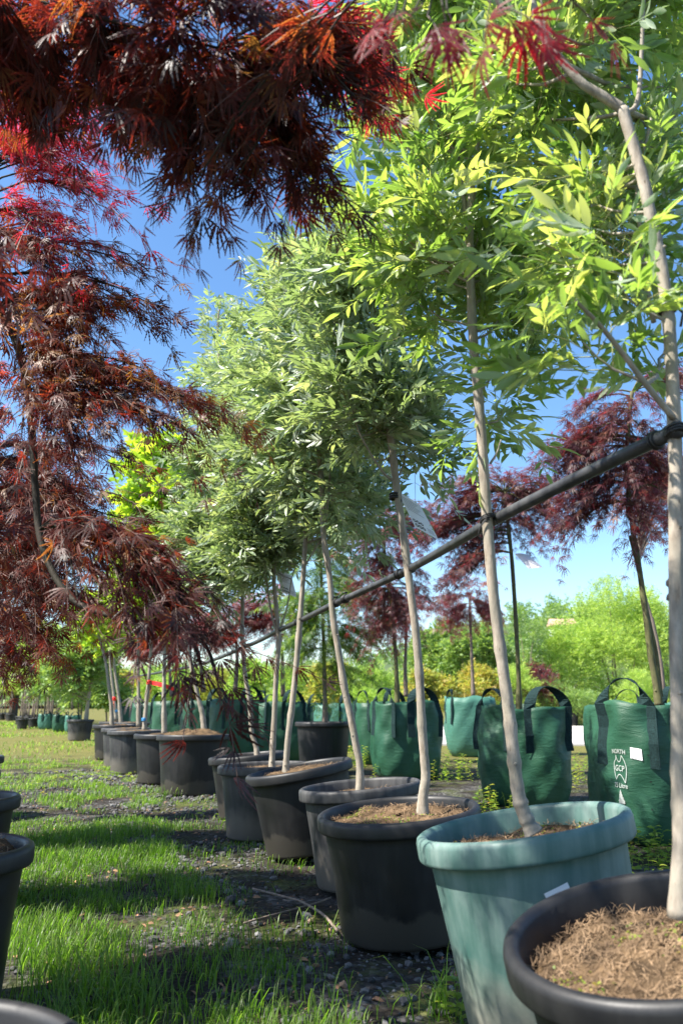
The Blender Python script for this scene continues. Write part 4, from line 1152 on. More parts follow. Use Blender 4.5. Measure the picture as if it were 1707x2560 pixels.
GB = 'maples in green grow bags behind the front row'
def bag_tree(label, base, R, h, yaw, seed, tl, tr, zf, blobs, limbs, twigs, leafm, tm, handles, barkm=M_BARKG, bagm=None, ls=1.0, stems=(), tint=(.6, .25), detail=True, knots=3, gap=.05, tln=.28, name='bagged_maple_tree', group=GB):
    rng = np.random.default_rng(seed)
    root = thing(name, label, 'bagged tree', base, group)
    B, body = make_bag(root, base, R, h, yaw, seed, bagm or M_BAG, handles, detail)
    if tl is not None:
        s = Soup(); ln = add_trunk(s, tl, tr[0], tr[1], rng, knots, sides=10); lines = [ln]
        for st, r_ in stems:
            a, b = smooth_line(st, 6, np.linspace(r_[0], r_[1], len(st))); tube(s, a, b, 8, .5, 0, cap=True); lines.append(a)
        s.build('trunk', barkm, root)
        lv = Soup(); grow(lv, lv, np.concatenate(lines), zf, blobs, rng, limbs, twigs, tln, gap, 'maple', tm, (1, 2), ls, .008, tint, tw_r=.0018)
        lv.build('crown', [leafm, barkm, M_TWIGR if leafm is not M_GREENMAPLE else M_TWIG], root)
    return root, B, body

rad = math.radians
g1 = G(1517, 1925); YA = g1[1]
_, B1, body1 = bag_tree('purple weeping maple in the printed green bag beside the road', g1, .37, .84, rad(8), 201,
         trunk_line([(1512, 1620), (1505, 1570), (1493, 1500), (1480, 1400), (1466, 1300), (1450, 1200), (1438, 1080), (1442, 980), (1450, 900)], YA), (.024, .014), 2.2,
         [(1400, 960, 130, 60, YA, 1), (1330, 1040, 110, 60, YA, 1), (1440, 1060, 130, 70, YA, 1.2), (1380, 1120, 120, 50, YA, 1.2), (1500, 1150, 90, 60, YA, .8), (1330, 1190, 60, 25, YA, .7), (1430, 1200, 60, 35, YA, .8), (1510, 900, 80, 60, YA, .8), (1340, 900, 60, 30, YA, .5), (1480, 1260, 50, 20, YA, .4)],
         95, 8, M_PURPLE, CUT1, [(rad(226), .38, .17, .10, .03), (rad(302), .33, .16, .09, .05)], ls=1.0,
         stems=[(trunk_line([(1452, 1140), (1475, 1115), (1510, 1120), (1545, 1150)], YA), (.008, .005)), (trunk_line([(1516, 1600), (1505, 1500), (1490, 1430), (1465, 1310), (1445, 1230)], YA + .25), (.018, .012))])
# printed marks on the bag: white block letters, a pelt-shaped emblem round three letters, a small tree
def bag_px(B, x, y):
    """surface angle and height of the bag point seen at display pixel x, y"""
    best = None
    for th in np.linspace(rad(180), rad(345), 200):
        for it in range(1):
            zs = np.linspace(.02, B.h * .98, 120); p = B.at(np.full(120, th), zs)
            zc = p[:, 1] * cs + (p[:, 2] - CAMH) * sn; X_ = (p[:, 0] / zc * F + 853.5) / K; Yp = (1280 - (-p[:, 1] * sn + (p[:, 2] - CAMH) * cs) / zc * F) / K
            d = np.hypot(X_ - x, Yp - y); k = np.argmin(d)
            nrm_y = math.sin(th)
            if best is None or d[k] < best[0]: best = (d[k], th, zs[k])
    return best[1], best[2]
tO, zO = bag_px(B1, 1422, 1763)
def put(B, v, tc, zc_, off=.004):
    """lay flat artwork (metres) on the bag"""
    p0 = B.at(np.array(tc), np.array(zc_)); p1 = B.at(np.array(tc + .01), np.array(zc_)); per = np.linalg.norm((p1 - p0)[:2]) / .01
    return B.at(tc + v[:, 0] / per, zc_ + v[:, 1], off)
def art(name, polys, off=.005, mm=None, parent=None, tc=None, z=None):
    s = Soup()
    for v, f in polys: s.add(put(B1, np.asarray(v, float), tc if tc is not None else tO, z if z is not None else zO, off), f)
    o = s.build(name, mm or M_WPRINT, body1.parent, smooth=False); o.parent = parent or body1
    return o
def stroke(pts, wd):
    pts = np.asarray(pts, float); d = nrm(np.gradient(pts, axis=0)); n_ = np.stack([-d[:, 1], d[:, 0]], -1) * wd / 2
    v = np.empty((len(pts) * 2, 2)); v[0::2] = pts - n_; v[1::2] = pts + n_
    return v, quads([[2 * a, 2 * a + 2, 2 * a + 3, 2 * a + 1] for a in range(len(pts) - 1)])
def flat(v): return np.c_[np.asarray(v)[:, :2], np.zeros(len(v))]
pm = mpp(P(1422, 1770, YA - .35)) * .88
v, f = text_mesh('NORTH', 15.5 * pm, .0005); v[:, 0] *= .9; polys = [(v + [-1 * pm, 36 * pm, 0], f)]
v, f = text_mesh('75 Litre', 17 * pm, .0003); v[:, 0] *= .85; polys.append((v + [3 * pm, -47 * pm, 0], f))
v, f = text_mesh('GCP', 20 * pm, .0001); v[:, 0] *= .95; polys.append((v + [0, -7 * pm, 0], f))
q = [(-12, 32), (-14, 22), (-21, 14), (-22, 0), (-18, -16), (-12, -28)]
polys.append(stroke(smooth_line(np.array(q) * pm, 5), 1.8 * pm))
polys.append(stroke(smooth_line(np.array([(9, 32), (18, 20), (24, 5), (24, -12), (20, -34)]) * pm, 5), 1.8 * pm))
polys.append(stroke(smooth_line(np.array([(-12, 32), (-9, 20), (-2, 15), (5, 20), (9, 32)]) * pm, 5), 1.8 * pm))
polys.append(stroke(smooth_line(np.array([(-12, -28), (-5, -17), (4, -16), (13, -23), (20, -34)]) * pm, 5), 1.8 * pm))
tri = [(-.5, -46), (1.5, -44), (3.5, -46)]
tv = [(2, -46)]; sp_ = [(4, -50), (5.5, -53), (4.5, -54), (8, -59), (6.5, -60), (10.5, -66), (9, -67), (13.5, -74), (12, -75), (12.5, -80)]
sp_ = [(x, y - 6) for x, y in sp_]; L_ = [(2 - (x - 2), y) for x, y in sp_]; outline = [(2, -51)] + sp_ + L_[::-1]
tv = np.array(outline) * pm; cen = np.array([[2, -74]]) * pm; vv = np.concatenate([cen, tv]); polys.append((vv, [(0, k + 2 if k + 2 <= len(tv) else 1, k + 1) for k in range(len(tv))]))
polys = [(flat(v) if np.asarray(v).shape[1] == 2 else v, f) for v, f in polys]
art('printed_mark', polys)
tS, zS = bag_px(B1, 1461, 1732)
W_, H_ = 15.5 * pm, 14 * pm
stk = art('sticker', [(flat([(-W_, -H_), (W_, -H_ * 1.05), (W_ * .95, H_), (-W_, H_ * .95)]), quads([[0, 1, 2, 3]]))], .006, M_WHITE, None, tS, zS)
v, f = text_mesh('$249', 8 * pm); v = v + [-W_ * .4, -H_ * .9, 0]
rows = [(flat([(a, -H_ * .25), (a + .9 * pm, -H_ * .25), (a + .9 * pm, H_ * .05), (a, H_ * .05)]), quads([[0, 1, 2, 3]])) for a in np.linspace(-W_ * .85, W_ * .1, 7)]
rows += [(flat([(-W_ * .85, y_), (W_ * .4, y_), (W_ * .4, y_ + .6 * pm), (-W_ * .85, y_ + .6 * pm)]), quads([[0, 1, 2, 3]])) for y_ in (H_ * .35, H_ * .6)]
art('sticker_print', [(v, f)] + rows, .008, M_INKG, stk, tS, zS)
for x, y in ((1489, 1735), (1493, 1795), (1497, 1860), (1508, 1920)):
    th_, z_ = bag_px(B1, x, y); a_ = np.linspace(0, 6.283, 9)[:-1]
    v = np.concatenate([[[0, 0, 0]], np.stack([np.cos(a_), np.sin(a_), 0 * a_], -1) * 2.4 * pm]); holes = Soup(); holes.add(put(B1, v, th_, z_, .005), [(0, k + 1, (k + 1) % 8 + 1) for k in range(8)])
    o = holes.build('vent_hole', M_INK, body1.parent); o.parent = body1
hang_tag(P(1433, 1160, YA - .04), (.95, 0, -.1), (.20, 0, -.95), .055, .20, 'narrow red and white tag strip beside the dark trunk over the printed bag', False, .1, True)

g2 = G(1208, 1845); YB = g2[1]
bag_tree('purple weeping maple in the dark green bag behind the leaning pale trunk', g2, .375, .82, rad(-12), 202,
         trunk_line([(1191, 1640), (1190, 1560), (1186, 1470), (1181, 1380), (1174, 1280), (1165, 1200), (1158, 1130)], YB), (.022, .016), 2.2,
         [(1150, 1120, 110, 50, YB, 1), (1200, 1180, 100, 50, YB, 1), (1080, 1150, 80, 50, YB, 1), (1030, 1220, 80, 50, YB, 1), (1100, 1260, 90, 50, YB, 1.1), (1050, 1330, 60, 50, YB, .8), (1250, 1240, 40, 20, YB, .5), (1220, 1130, 80, 40, YB, .8)],
         95, 8, M_PURPLE, CUT1, [(rad(215), .36, .15, .09, .02), (rad(290), .40, .18, .10, .05)], ls=1.05)
hang_tag(P(1181, 1272, YB - .02), (.85, .1, .25), (.5, -.45, -.75), .15, .21, 'crumpled white plastic tag on the green trunk between the purple crowns', False, .5)

g4 = G(932, 1785); YC = g4[1]
bag_tree('purple weeping maple in the green bag between the two pale front trunks', g4, .38, .86, rad(10), 203,
         trunk_line([(912, 1620), (910, 1540), (904, 1450), (896, 1370), (885, 1300), (880, 1220)], YC), (.026, .018), 2.2,
         [(900, 1220, 90, 50, YC, 1), (980, 1190, 80, 50, YC, 1), (850, 1270, 80, 50, YC, 1), (920, 1320, 90, 60, YC, 1), (860, 1390, 70, 60, YC, 1), (950, 1400, 60, 60, YC, .8), (840, 1200, 50, 40, YC, .6), (880, 1470, 60, 40, YC, .7)],
         95, 8, M_PURPLE, CUT1, [(rad(225), .38, .17, .10, .02), (rad(300), .42, .18, .10, .04)], ls=1.1)
# black pot with the feathery green maple
bP = G(742, 1775); YP = bP[1]
ash_tree('feathery green maple in the black pot set among the green bags', bP, .36, .62, M_POT, (0, 0), trunk_line([(746, 1665), (746, 1600), (744, 1520), (742, 1440), (738, 1340), (735, 1260)], YP), (.030, .018), 1.3,
         [(740, 1300, 80, 50, YP, 1), (700, 1400, 80, 60, YP, 1.1), (790, 1380, 70, 60, YP, 1), (760, 1460, 80, 60, YP, 1.1), (800, 1540, 50, 50, YP, .8), (690, 1500, 60, 50, YP, .8), (830, 1470, 50, 50, YP, .6), (770, 1580, 50, 25, YP, .5)],
         208, 80, 8, CUT2, 0, [], 1.5, .32, .06, (.5, .28), M_GREENMAPLE, .04, barkm=M_BARKD, knots=2, name='potted_green_maple', group=None, style='maple', coir=False)

# second line of bags, standing behind
H2 = [(rad(225), .38, .18, .07, .03), (rad(305), .38, .2, .07, .03)]
def plain_bag(label, x, y, R, h, yaw, seed, bagm=None, tl=None, blobs=None, leafm=None, limbs=34, ls=1.6, barkm=M_BARKD, group=GB, twigs=7, r=(.028, .018), zf=1.2, hs=H2, tm=CUT2):
    g = G(x, y)
    return bag_tree(label, g, R, h, rad(yaw), seed, None if tl is None else trunk_line(tl, g[1]), r, zf, [(*b[:4], g[1]) for b in (blobs or [])], limbs, twigs, leafm or M_PURPLE, tm, hs, barkm, bagm or M_BAG, ls, detail=False, tln=.36, gap=.07, group=group)
plain_bag('purple maple in the pale green sunlit bag just left of the dark bag', 1082, 1735, .40, .95, 0, 211, M_BAGLIT, [(1086, 1600), (1083, 1520), (1080, 1440), (1077, 1370)], [(1070, 1350, 60, 40), (1060, 1400, 60, 40), (1100, 1390, 40, 30)], hs=[(rad(205), .3, .15, .07, .03)])
plain_bag('bagged maple with a mauve trunk behind the printed bag', 1490, 1790, .42, .84, 5, 212, M_BAGLIT, [(1521, 1600), (1515, 1520), (1500, 1440), (1480, 1370), (1465, 1290)], [(1500, 1200, 60, 40), (1530, 1100, 60, 50), (1480, 1120, 60, 40)])
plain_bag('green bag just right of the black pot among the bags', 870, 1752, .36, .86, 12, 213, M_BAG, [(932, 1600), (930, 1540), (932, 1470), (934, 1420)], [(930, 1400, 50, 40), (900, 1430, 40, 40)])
plain_bag('pale green bag lit by the sun behind the black pot', 770, 1722, .38, .84, -8, 214, M_BAGLIT, None)
plain_bag('green bag with a small white patch, left of the black pot among the bags', 640, 1752, .38, .86, 10, 215, M_BAG, [(650, 1600), (648, 1500), (640, 1440)], [(620, 1400, 50, 40), (650, 1440, 50, 40), (580, 1430, 50, 36)])
plain_bag('dark green bag behind the half hidden pot with the tall leader', 545, 1752, .40, .90, 0, 216, M_BAG, [(540, 1590), (545, 1510), (540, 1450)], [(530, 1430, 60, 36), (480, 1440, 60, 36), (560, 1400, 40, 40)])
plain_bag('dark green bag right behind the widest black pot', 470, 1738, .40, .90, 15, 217, M_BAG, [(468, 1590), (460, 1520), (450, 1470)], [(450, 1450, 50, 36), (400, 1460, 50, 30), (490, 1470, 40, 30)])
plain_bag('green bag behind the trunk with red tape', 400, 1722, .40, .88, 5, 218, M_BAG, [(395, 1600), (390, 1540), (385, 1490)], [(370, 1470, 50, 36), (340, 1490, 40, 30)])
plain_bag('green bag between the trunks of two lime maples', 345, 1708, .38, .86, -5, 219, M_BAG)
plain_bag('green bag farthest along the second row, behind the red ribbon', 300, 1696, .38, .80, 8, 220, M_BAG)
plain_bag('bag behind the pale green sunlit one, partly hidden by the black pot', 700, 1712, .38, .84, 14, 221, M_BAG)
plain_bag('back bag between the two tilted trunks, mostly in shade', 600, 1706, .38, .86, 4, 222, M_BAG)
for n_, (x, y, hw, sd_, lab, mm) in enumerate([(104, 1674, .22, 231, 'small pale green bag at the left end of the far row', M_BAGLIT), (138, 1680, .22, 232, 'small dark green bag second from the left end of the far row', M_BAG), (166, 1682, .22, 233, 'small pale green bag tucked behind the last wide black pot', M_BAGLIT)]):
    g = G(x, y)
    bag_tree(lab, g, hw, .50, rad(10 * n_), sd_, trunk_line([(x, 1630), (x + 2, 1590), (x, 1540)], g[1]), (.03, .02), 1.5, [(x - 5, 1530, 22, 36, g[1]), (x + 5, 1570, 20, 20, g[1])], 14, 8, M_BUSH, BROAD, [(rad(225), .5, .12, .05, .02), (rad(300), .5, .12, .05, .02)], M_BARKD, mm, 1.6, detail=False, gap=.12, tln=.4, name='bagged_green_tree', group='small green bags with trees far down the aisle')

# ------------------------------------------------------------------ weeping red maples on the left
GM = 'weeping red maples along the left side'
def red_maple(label, base, R, h, potm, trunk, tr, zf, groups, seed, stems=(), fib=0, tilt=(0, 0), sink=.05, mound=.03, lim_r=.005):
    rng = np.random.default_rng(seed)
    root = thing('potted_red_maple', label, 'potted tree', base, GM)
    make_pot(root, R, h, potm, tilt, sink, seed, fib, mound=mound)
    s = Soup(); ln = add_trunk(s, trunk, tr[0], tr[1], rng, 3); lines = [ln]
    for st, r_ in stems:
        a, b = smooth_line(st, 7, np.linspace(r_[0], r_[1], len(st))); tube(s, a, b, 8, .5, 0, cap=True); lines.append(a)
    s.build('trunk', M_BARKM, root)
    lv = Soup()
    al = np.concatenate(lines)
    for (blobs, limbs, twigs, tm, ls, tl, gap, tint, mi) in groups:
        if mi == 0:
            grow(lv, lv, al, zf, blobs, rng, limbs, twigs, tl, gap, 'maple', tm, (1, 2), ls, lim_r, tint)
        else:
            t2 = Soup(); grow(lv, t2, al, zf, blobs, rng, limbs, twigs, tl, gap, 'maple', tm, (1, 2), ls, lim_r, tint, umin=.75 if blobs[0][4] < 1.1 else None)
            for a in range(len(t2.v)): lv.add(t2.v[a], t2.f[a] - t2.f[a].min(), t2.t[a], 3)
    lv.build('crown', [M_RED, M_BARKM, M_TWIGR, M_RED2], root)
    return root

l1 = np.array([-.60, 1.10, 0.0]); l2 = np.array([-1.17, 2.40, 0.0]); l3 = np.array([-1.70, 3.66, 0.0]); l4 = np.array([-2.36, 5.03, 0.0]); l5 = np.array([-2.9, 6.4, 0])
red_maple('nearest weeping red maple, pot rim in the lower left corner, branches overhead', l1, .29, .40, M_POT,
          np.array([l1 + [0, 0, .3], l1 + [-.15, .02, .8], l1 + [-.30, .04, 1.4], l1 + [-.40, .1, 1.9], l1 + [-.42, .15, 2.35]]), (.02, .012), 1.5,
          [([(150, 60, 200, 80, 1.45), (400, 60, 200, 80, 1.4), (640, 90, 150, 60, 1.45), (300, 190, 180, 70, 1.55), (560, 210, 170, 70, 1.5), (60, 180, 120, 70, 1.6), (770, 160, 60, 50, 1.5, .8)], 60, 7, CUT0, .85, .15, .034, (.42, .27), 0),
           ([(600, 300, 110, 45, 1.55), (480, 350, 80, 45, 1.55), (680, 370, 80, 35, 1.6)], 20, 7, CUT0, .85, .14, .036, (.42, .27), 0),
           ([(500, 430, 60, 20, 1.5), (690, 410, 60, 16, 1.6), (770, 430, 40, 10, 1.65), (790, 220, 40, 40, 1.45)], 11, 5, CUT0, .85, .13, .036, (.35, .3), 0),
           ([(-260, 250, 220, 200, 1.5), (-250, 520, 180, 120, 1.3), (-500, 500, 200, 200, 1.2)], 26, 6, CUT2, 1.1, .2, .05, (.4, .25), 0),  # left half of the crown, out of view, added to shade the aisle
           ([(900, 30, 50, 24, 1.05), (1000, 30, 60, 20, 1.0), (1130, 20, 60, 16, 1.0), (1100, 50, 50, 14, 1.0), (1230, 10, 50, 14, 1.0), (1310, 0, 30, 10, 1.0)], 13, 1, CUT0, .9, .07, .05, (.6, .2), 3),
           ([(60, 190, 110, 40, 1.9), (820, 130, 40, 50, 1.7), (160, 240, 90, 30, 1.9)], 16, 6, CUT0, .85, .15, .04, (.6, .2), 3)],
          301, stems=[(trunk_line([(-420, -500), (100, -420), (600, -250), (900, -120), (1060, -60), (1230, -30)], (1.15, 1.0)), (.006, .002)), (trunk_line([(-300, -100), (0, -20), (300, 60), (500, 110)], (1.3, 1.45)), (.005, .003))], lim_r=.0022)
red_maple('weeping red maple in the black pot with tan coir at the left edge', l2, .29, .45, M_POT,
          np.array([l2 + [0, 0, .35], l2 + [-.1, .02, 1.0], l2 + [-.15, .03, 1.6], l2 + [-.1, .0, 2.2], l2 + [-.05, -.02, 2.6]]), (.022, .013), 1.3,
          [([(60, 330, 100, 50, 2.3), (180, 300, 100, 40, 2.3), (120, 400, 130, 40, 2.25), (180, 450, 80, 35, 2.2), (90, 500, 80, 30, 2.2)], 22, 7, CUT1, .78, .19, .036, (.6, .25), 3),
           ([(60, 600, 130, 24, 2.3), (200, 610, 110, 22, 2.3), (310, 615, 60, 14, 2.3), (100, 690, 150, 24, 2.25), (260, 690, 110, 22, 2.3), (350, 700, 50, 12, 2.3)], 30, 7, CUT1, .78, .19, .036, (.6, .27), 0),
           ([(60, 780, 120, 24, 2.2), (190, 800, 120, 24, 2.2), (100, 860, 140, 26, 2.2), (270, 890, 130, 24, 2.15), (380, 920, 80, 16, 2.1), (470, 945, 60, 10, 2.1)], 32, 7, CUT1, .78, .19, .036, (.68, .28), 0),
           ([(250, 960, 130, 24, 2.1), (120, 980, 130, 34, 2.1), (400, 990, 60, 14, 2.1)], 18, 6, CUT1, .78, .19, .036, (.5, .28), 0),
           ([(220, 1290, 110, 20, 1.95), (340, 1310, 80, 16, 1.9), (260, 1370, 100, 20, 1.95), (380, 1390, 60, 16, 1.9)], 14, 6, CUT0, .75, .16, .036, (.5, .25), 0),
           ([(400, 1420, 80, 20, 1.95), (490, 1440, 70, 18, 2.0), (430, 1490, 70, 18, 1.95), (540, 1500, 50, 12, 2.0)], 9, 6, CUT0, .75, .16, .036, (.2, .15), 0),
           ([(470, 1590, 40, 10, 1.95), (500, 1630, 40, 10, 1.95)], 2, 4, CUT0, 1.0, .12, .035, (.2, .15), 0),
           ([(-300, 600, 280, 260, 2.4), (-350, 900, 250, 160, 2.5), (-300, 1200, 250, 200, 2.4)], 110, 9, CUT2, 1.2, .25, .055, (.4, .25), 0)],  # unseen left side of this crown, added and thickened for shade on the grass
          302, stems=[(trunk_line([(0, 700), (40, 790), (62, 880), (75, 1000), (82, 1120), (92, 1230), (120, 1310), (160, 1370), (210, 1400), (300, 1425), (400, 1440), (470, 1480), (500, 1560)], (2.3, 1.97)), (.014, .004))], fib=900, sink=.03, lim_r=.004)
red_maple('weeping red maple in the third pot at the left edge, dark middle crown', l3, .29, .45, M_POT,
          np.array([l3 + [0, 0, .35], l3 + [-.05, .03, 1.0], l3 + [-.05, .0, 1.7], l3 + [0, -.05, 2.3]]), (.022, .013), 1.1,
          [([(100, 1080, 150, 34, 3.4), (300, 1070, 110, 26, 3.4), (430, 1100, 60, 14, 3.4), (120, 1170, 160, 36, 3.3), (330, 1150, 70, 22, 3.3), (120, 1270, 140, 40, 3.3), (280, 1230, 80, 24, 3.3), (80, 1370, 110, 34, 3.3)], 60, 7, CUT1, .9, .25, .05, (.42, .27), 0),
           ([(-250, 850, 220, 180, 3.6), (-280, 1050, 220, 120, 3.6), (-260, 1250, 200, 150, 3.6)], 100, 9, CUT2, 1.2, .28, .06, (.4, .25), 0)],  # foliage beyond the frame edge, added dense to darken the aisle
          303, fib=300)
red_maple('weeping red maple in the fourth pot back at the left edge', l4, .29, .45, M_POT,
          np.array([l4 + [0, 0, .35], l4 + [.0, .03, 1.0], l4 + [.1, .0, 1.8], l4 + [.1, -.05, 2.4]]), (.022, .013), 1.0,
          [([(60, 1150, 130, 50, 4.8), (170, 1250, 100, 40, 4.8), (60, 1330, 120, 50, 4.8), (160, 1370, 80, 30, 4.8), (50, 1430, 70, 36, 4.8), (100, 1470, 50, 24, 4.8)], 60, 8, CUT2, 1.2, .28, .055, (.42, .25), 0),
           ([(-200, 1000, 200, 160, 5.0), (-200, 1200, 200, 120, 5.0), (-200, 1350, 180, 100, 5.0)], 70, 9, CUT2, 1.4, .3, .07, (.4, .25), 0)],  # out-of-view crown half, put in for its shadow on the ground
          304)
red_maple('farthest weeping red maple of the left side, behind the others', l5, .29, .45, M_POT,
          np.array([l5 + [0, 0, .35], l5 + [.0, .03, 1.0], l5 + [.1, .0, 1.8], l5 + [.1, -.05, 2.2]]), (.022, .013), .9,
          [([(30, 1300, 90, 60, 6.2), (40, 1420, 60, 50, 6.2), (20, 1520, 36, 30, 6.2)], 34, 8, CUT2, 1.35, .3, .06, (.4, .25), 0)],
          305)

# ------------------------------------------------------------------ background plants
def shrub(name, label, cat, x, ytop, ybase, rx, Y, m, tm, seed, n=900, size=1.0, stems=3, group=None, tint=(.5, .25), barkm=M_BARKD, lumps=7, skirt=.12):
    rng = np.random.default_rng(seed)
    g = P(x, 1665, Y); g[2] = 0; top = P(x, ytop, Y)[2]; R = rx * 1.25 * mpp(P(x, 1600, Y)); n = int(n * 1.5); lumps = int(lumps * 1.5); b0 = max(0.0, P(x, ybase, Y)[2])
    root = thing(name, label, cat, g, group)
    s = Soup(); H = top - b0
    cen = []
    for k in range(lumps):
        t = rng.uniform(.06, .84) if k else .86; a = rng.random() * 6.283; rr = R * .55 * math.sin(math.pi * (t * .8 + .12))
        cen.append((g + [rr * math.cos(a), rr * math.sin(a) * .8, b0 + H * t], rng.uniform(.36, .58) * R * (1.2 - .6 * t), rng.uniform(.13, .22) * H))
    for k in range(stems):
        c = cen[k % lumps][0]; tube(s, bez(g + rng.normal(size=3) * [.05, .05, 0] * R, (g + c) / 2 + rng.normal(size=3) * .04 * H, c, 7), np.linspace(.02 * H * .5 + .008, .006, 7), 6)
    s.build('trunk', barkm, root)
    s = Soup(); pos = []
    for c, r_, rz in cen:
        k = int(n / lumps); d = nrm(rng.normal(size=(k, 3))); pos.append(c + d * (rng.random((k, 1)) ** .45) * [r_, r_, rz])
    pos = np.concatenate(pos)
    d = nrm((pos - (g + [0, 0, b0 + H * .3])) * [1, 1, .7] + rng.normal(size=pos.shape) * .45 * R + [0, 0, .1])
    nn = rng.normal(size=pos.shape) * .6 + [0, 0, 1.0]
    wv = np.clip(rng.normal(tint[0], tint[1], len(pos)), 0, 1); w_ = rng.integers(0, len(tm), len(pos))
    for k in range(len(tm)):
        q = w_ == k; instance(s, tm[k], pos[q], d[q], nn[q], size * rng.uniform(.7, 1.3, q.sum()), wv[q], rng)
    s.build('crown', m, root)
    return root
GS = 'shrubs and small trees across the road'
shrub('feathery_tree', 'tall feathery yellow-green tree across the road, highest of the background', 'tree', 1425, 1335, 1640, 120, 36, M_FEATHER, SPRAY, 401, 5200, 2.2, 6, GS, lumps=16)
shrub('feathery_tree', 'feathery yellow-green tree at the right, behind the nearest trunk', 'tree', 1545, 1390, 1640, 70, 37, M_FEATHER, SPRAY, 402, 2600, 2.2, 5, GS, lumps=10)
shrub('feathery_tree', 'mid-height feathery tree left of the tallest one across the road', 'tree', 1310, 1440, 1640, 75, 35, M_FEATHER, SPRAY, 403, 2600, 2.0, 5, GS, (.4, .25), lumps=10)
shrub('green_shrub', 'loose open green shrub with thin tips beside the green maple trunk', 'shrub', 1215, 1400, 1640, 60, 34, M_BUSH, SPRAY, 404, 1500, 2.2, 5, GS, lumps=9)
shrub('green_shrub', 'dense leafy green shrub behind the trunk of the ash in the sea-green pot', 'shrub', 1090, 1450, 1620, 75, 34, M_BUSH, BROAD, 405, 2200, 2.0, 3, GS, lumps=9)
shrub('green_shrub', 'dense leafy green shrub right of the wide pot ash trunk', 'shrub', 1000, 1440, 1620, 70, 36, M_BUSH, BROAD, 406, 2200, 2.0, 3, GS, (.6, .2), lumps=9)
shrub('yellow_shrub', 'low yellow-orange shrub above the pale green sunlit bag', 'shrub', 1080, 1535, 1625, 62, 31, M_YELLOW, BROAD, 407, 1500, 1.5, 3, GS, lumps=7)
shrub('yellow_shrub', 'low yellow-orange shrub left of the bag handles', 'shrub', 985, 1545, 1625, 55, 31, M_YELLOW, BROAD, 408, 1400, 1.5, 3, GS, (.35, .2), lumps=7)
shrub('purple_shrub', 'dark purple shrub under the feathery trees', 'shrub', 1255, 1530, 1650, 62, 33, M_PURPLE, SPRAY, 409, 1300, 1.8, 3, GS, (.3, .25), lumps=10)
shrub('green_shrub', 'low green shrub beside the purple one, above the road', 'shrub', 1310, 1570, 1655, 60, 32, M_BUSH, SPRAY, 410, 1300, 1.5, 3, GS, lumps=7)
shrub('green_shrub', 'pale green shrub behind the printed bag', 'shrub', 1470, 1545, 1655, 60, 32, M_FEATHER, SPRAY, 412, 1400, 1.5, 3, GS, lumps=7)
shrub('green_shrub', 'light green shrub low between the purple crown and the road', 'shrub', 1180, 1530, 1650, 50, 32, M_FEATHER, SPRAY, 413, 1200, 1.5, 3, GS, lumps=7)
labs = ['yellow-green shrub behind the black pot of the feathery maple', 'yellow-green shrub showing between the two inner pale trunks', 'pale shrub just behind the trunk with multiple stems', 'yellow-green shrub behind the hidden ash trunk', 'yellow-green shrub behind the widest pot',
        'pale shrub behind the red tape', 'light shrub behind the far lime maples', 'pale shrub at the back behind the red ribbon']
for a, (x, y) in enumerate([(850, 1540), (760, 1530), (670, 1540), (590, 1530), (510, 1545), (430, 1540), (360, 1545), (300, 1550)]):
    shrub('green_shrub', labs[a], 'shrub', x, y, 1635, 55, 26 + a * 1.2, (M_FEATHER, M_YELLOW)[a % 3 == 1], (SPRAY, BROAD)[a % 2], 420 + a, 1100, 1.6, 3, 'pale shrubs behind the line of bags', (.3, .2), lumps=7)
# bushy trees beyond the left end of the row
for a, (x, y, rx, Yd, mm, lab) in enumerate([(250, 1420, 60, 24, M_BUSH, 'bushy green tree right behind the leaning lime maple trunks'), (185, 1430, 55, 27, M_BUSH, 'tallest bushy green tree at the left end of the row'), (135, 1455, 45, 30, M_BUSH, 'bushy green tree left of the tallest one'),
                                       (95, 1490, 40, 34, M_FEATHER, 'pale bushy tree above the small saplings'), (60, 1540, 36, 40, M_FEATHER, 'small yellow-green tree far down the aisle'), (15, 1570, 36, 44, M_FEATHER, 'low yellow-green tree at the far left edge')]):
    shrub('bushy_tree', lab, 'tree', x, y, (1610, 1600, 1575, 1565, 1580, 1590)[a], rx, Yd, mm, BROAD, 440 + a, 2400, 1.3, 3, 'bushy trees at the far end of the row', (.55, .28), lumps=9)

# black nursery pots on the far side of the road
GN = 'black nursery pots in a line beyond the road'
proto = thing('nursery_pot', 'small black nursery pot standing in the line beyond the road', 'pot', (P(1200, 1660, 31.5)[0], 31.8, 0), GN)
s = Soup(); lathe(s, pot_profile(.36, .5, .05), proto['_loc'], 24); s.build('pot', M_POT, proto)
s = Soup(); c = proto['_loc']; lathe(s, [(0, .46), (.33, .46)], c, 24); s.build('soil', M_SOILM, proto)
def dup(root, loc, label=None):
    r = root.copy(); COL.objects.link(r); r.location = loc; r['_loc'] = [float(q) for q in loc]
    if label: r['label'] = label
    for ch in root.children:
        c_ = ch.copy(); COL.objects.link(c_); c_.parent = r
    return r
for a in range(8):
    dup(proto, (proto.location[0] + .95 * (a + 1), 31.8 + .1 * math.sin(a * 2.2), 0))

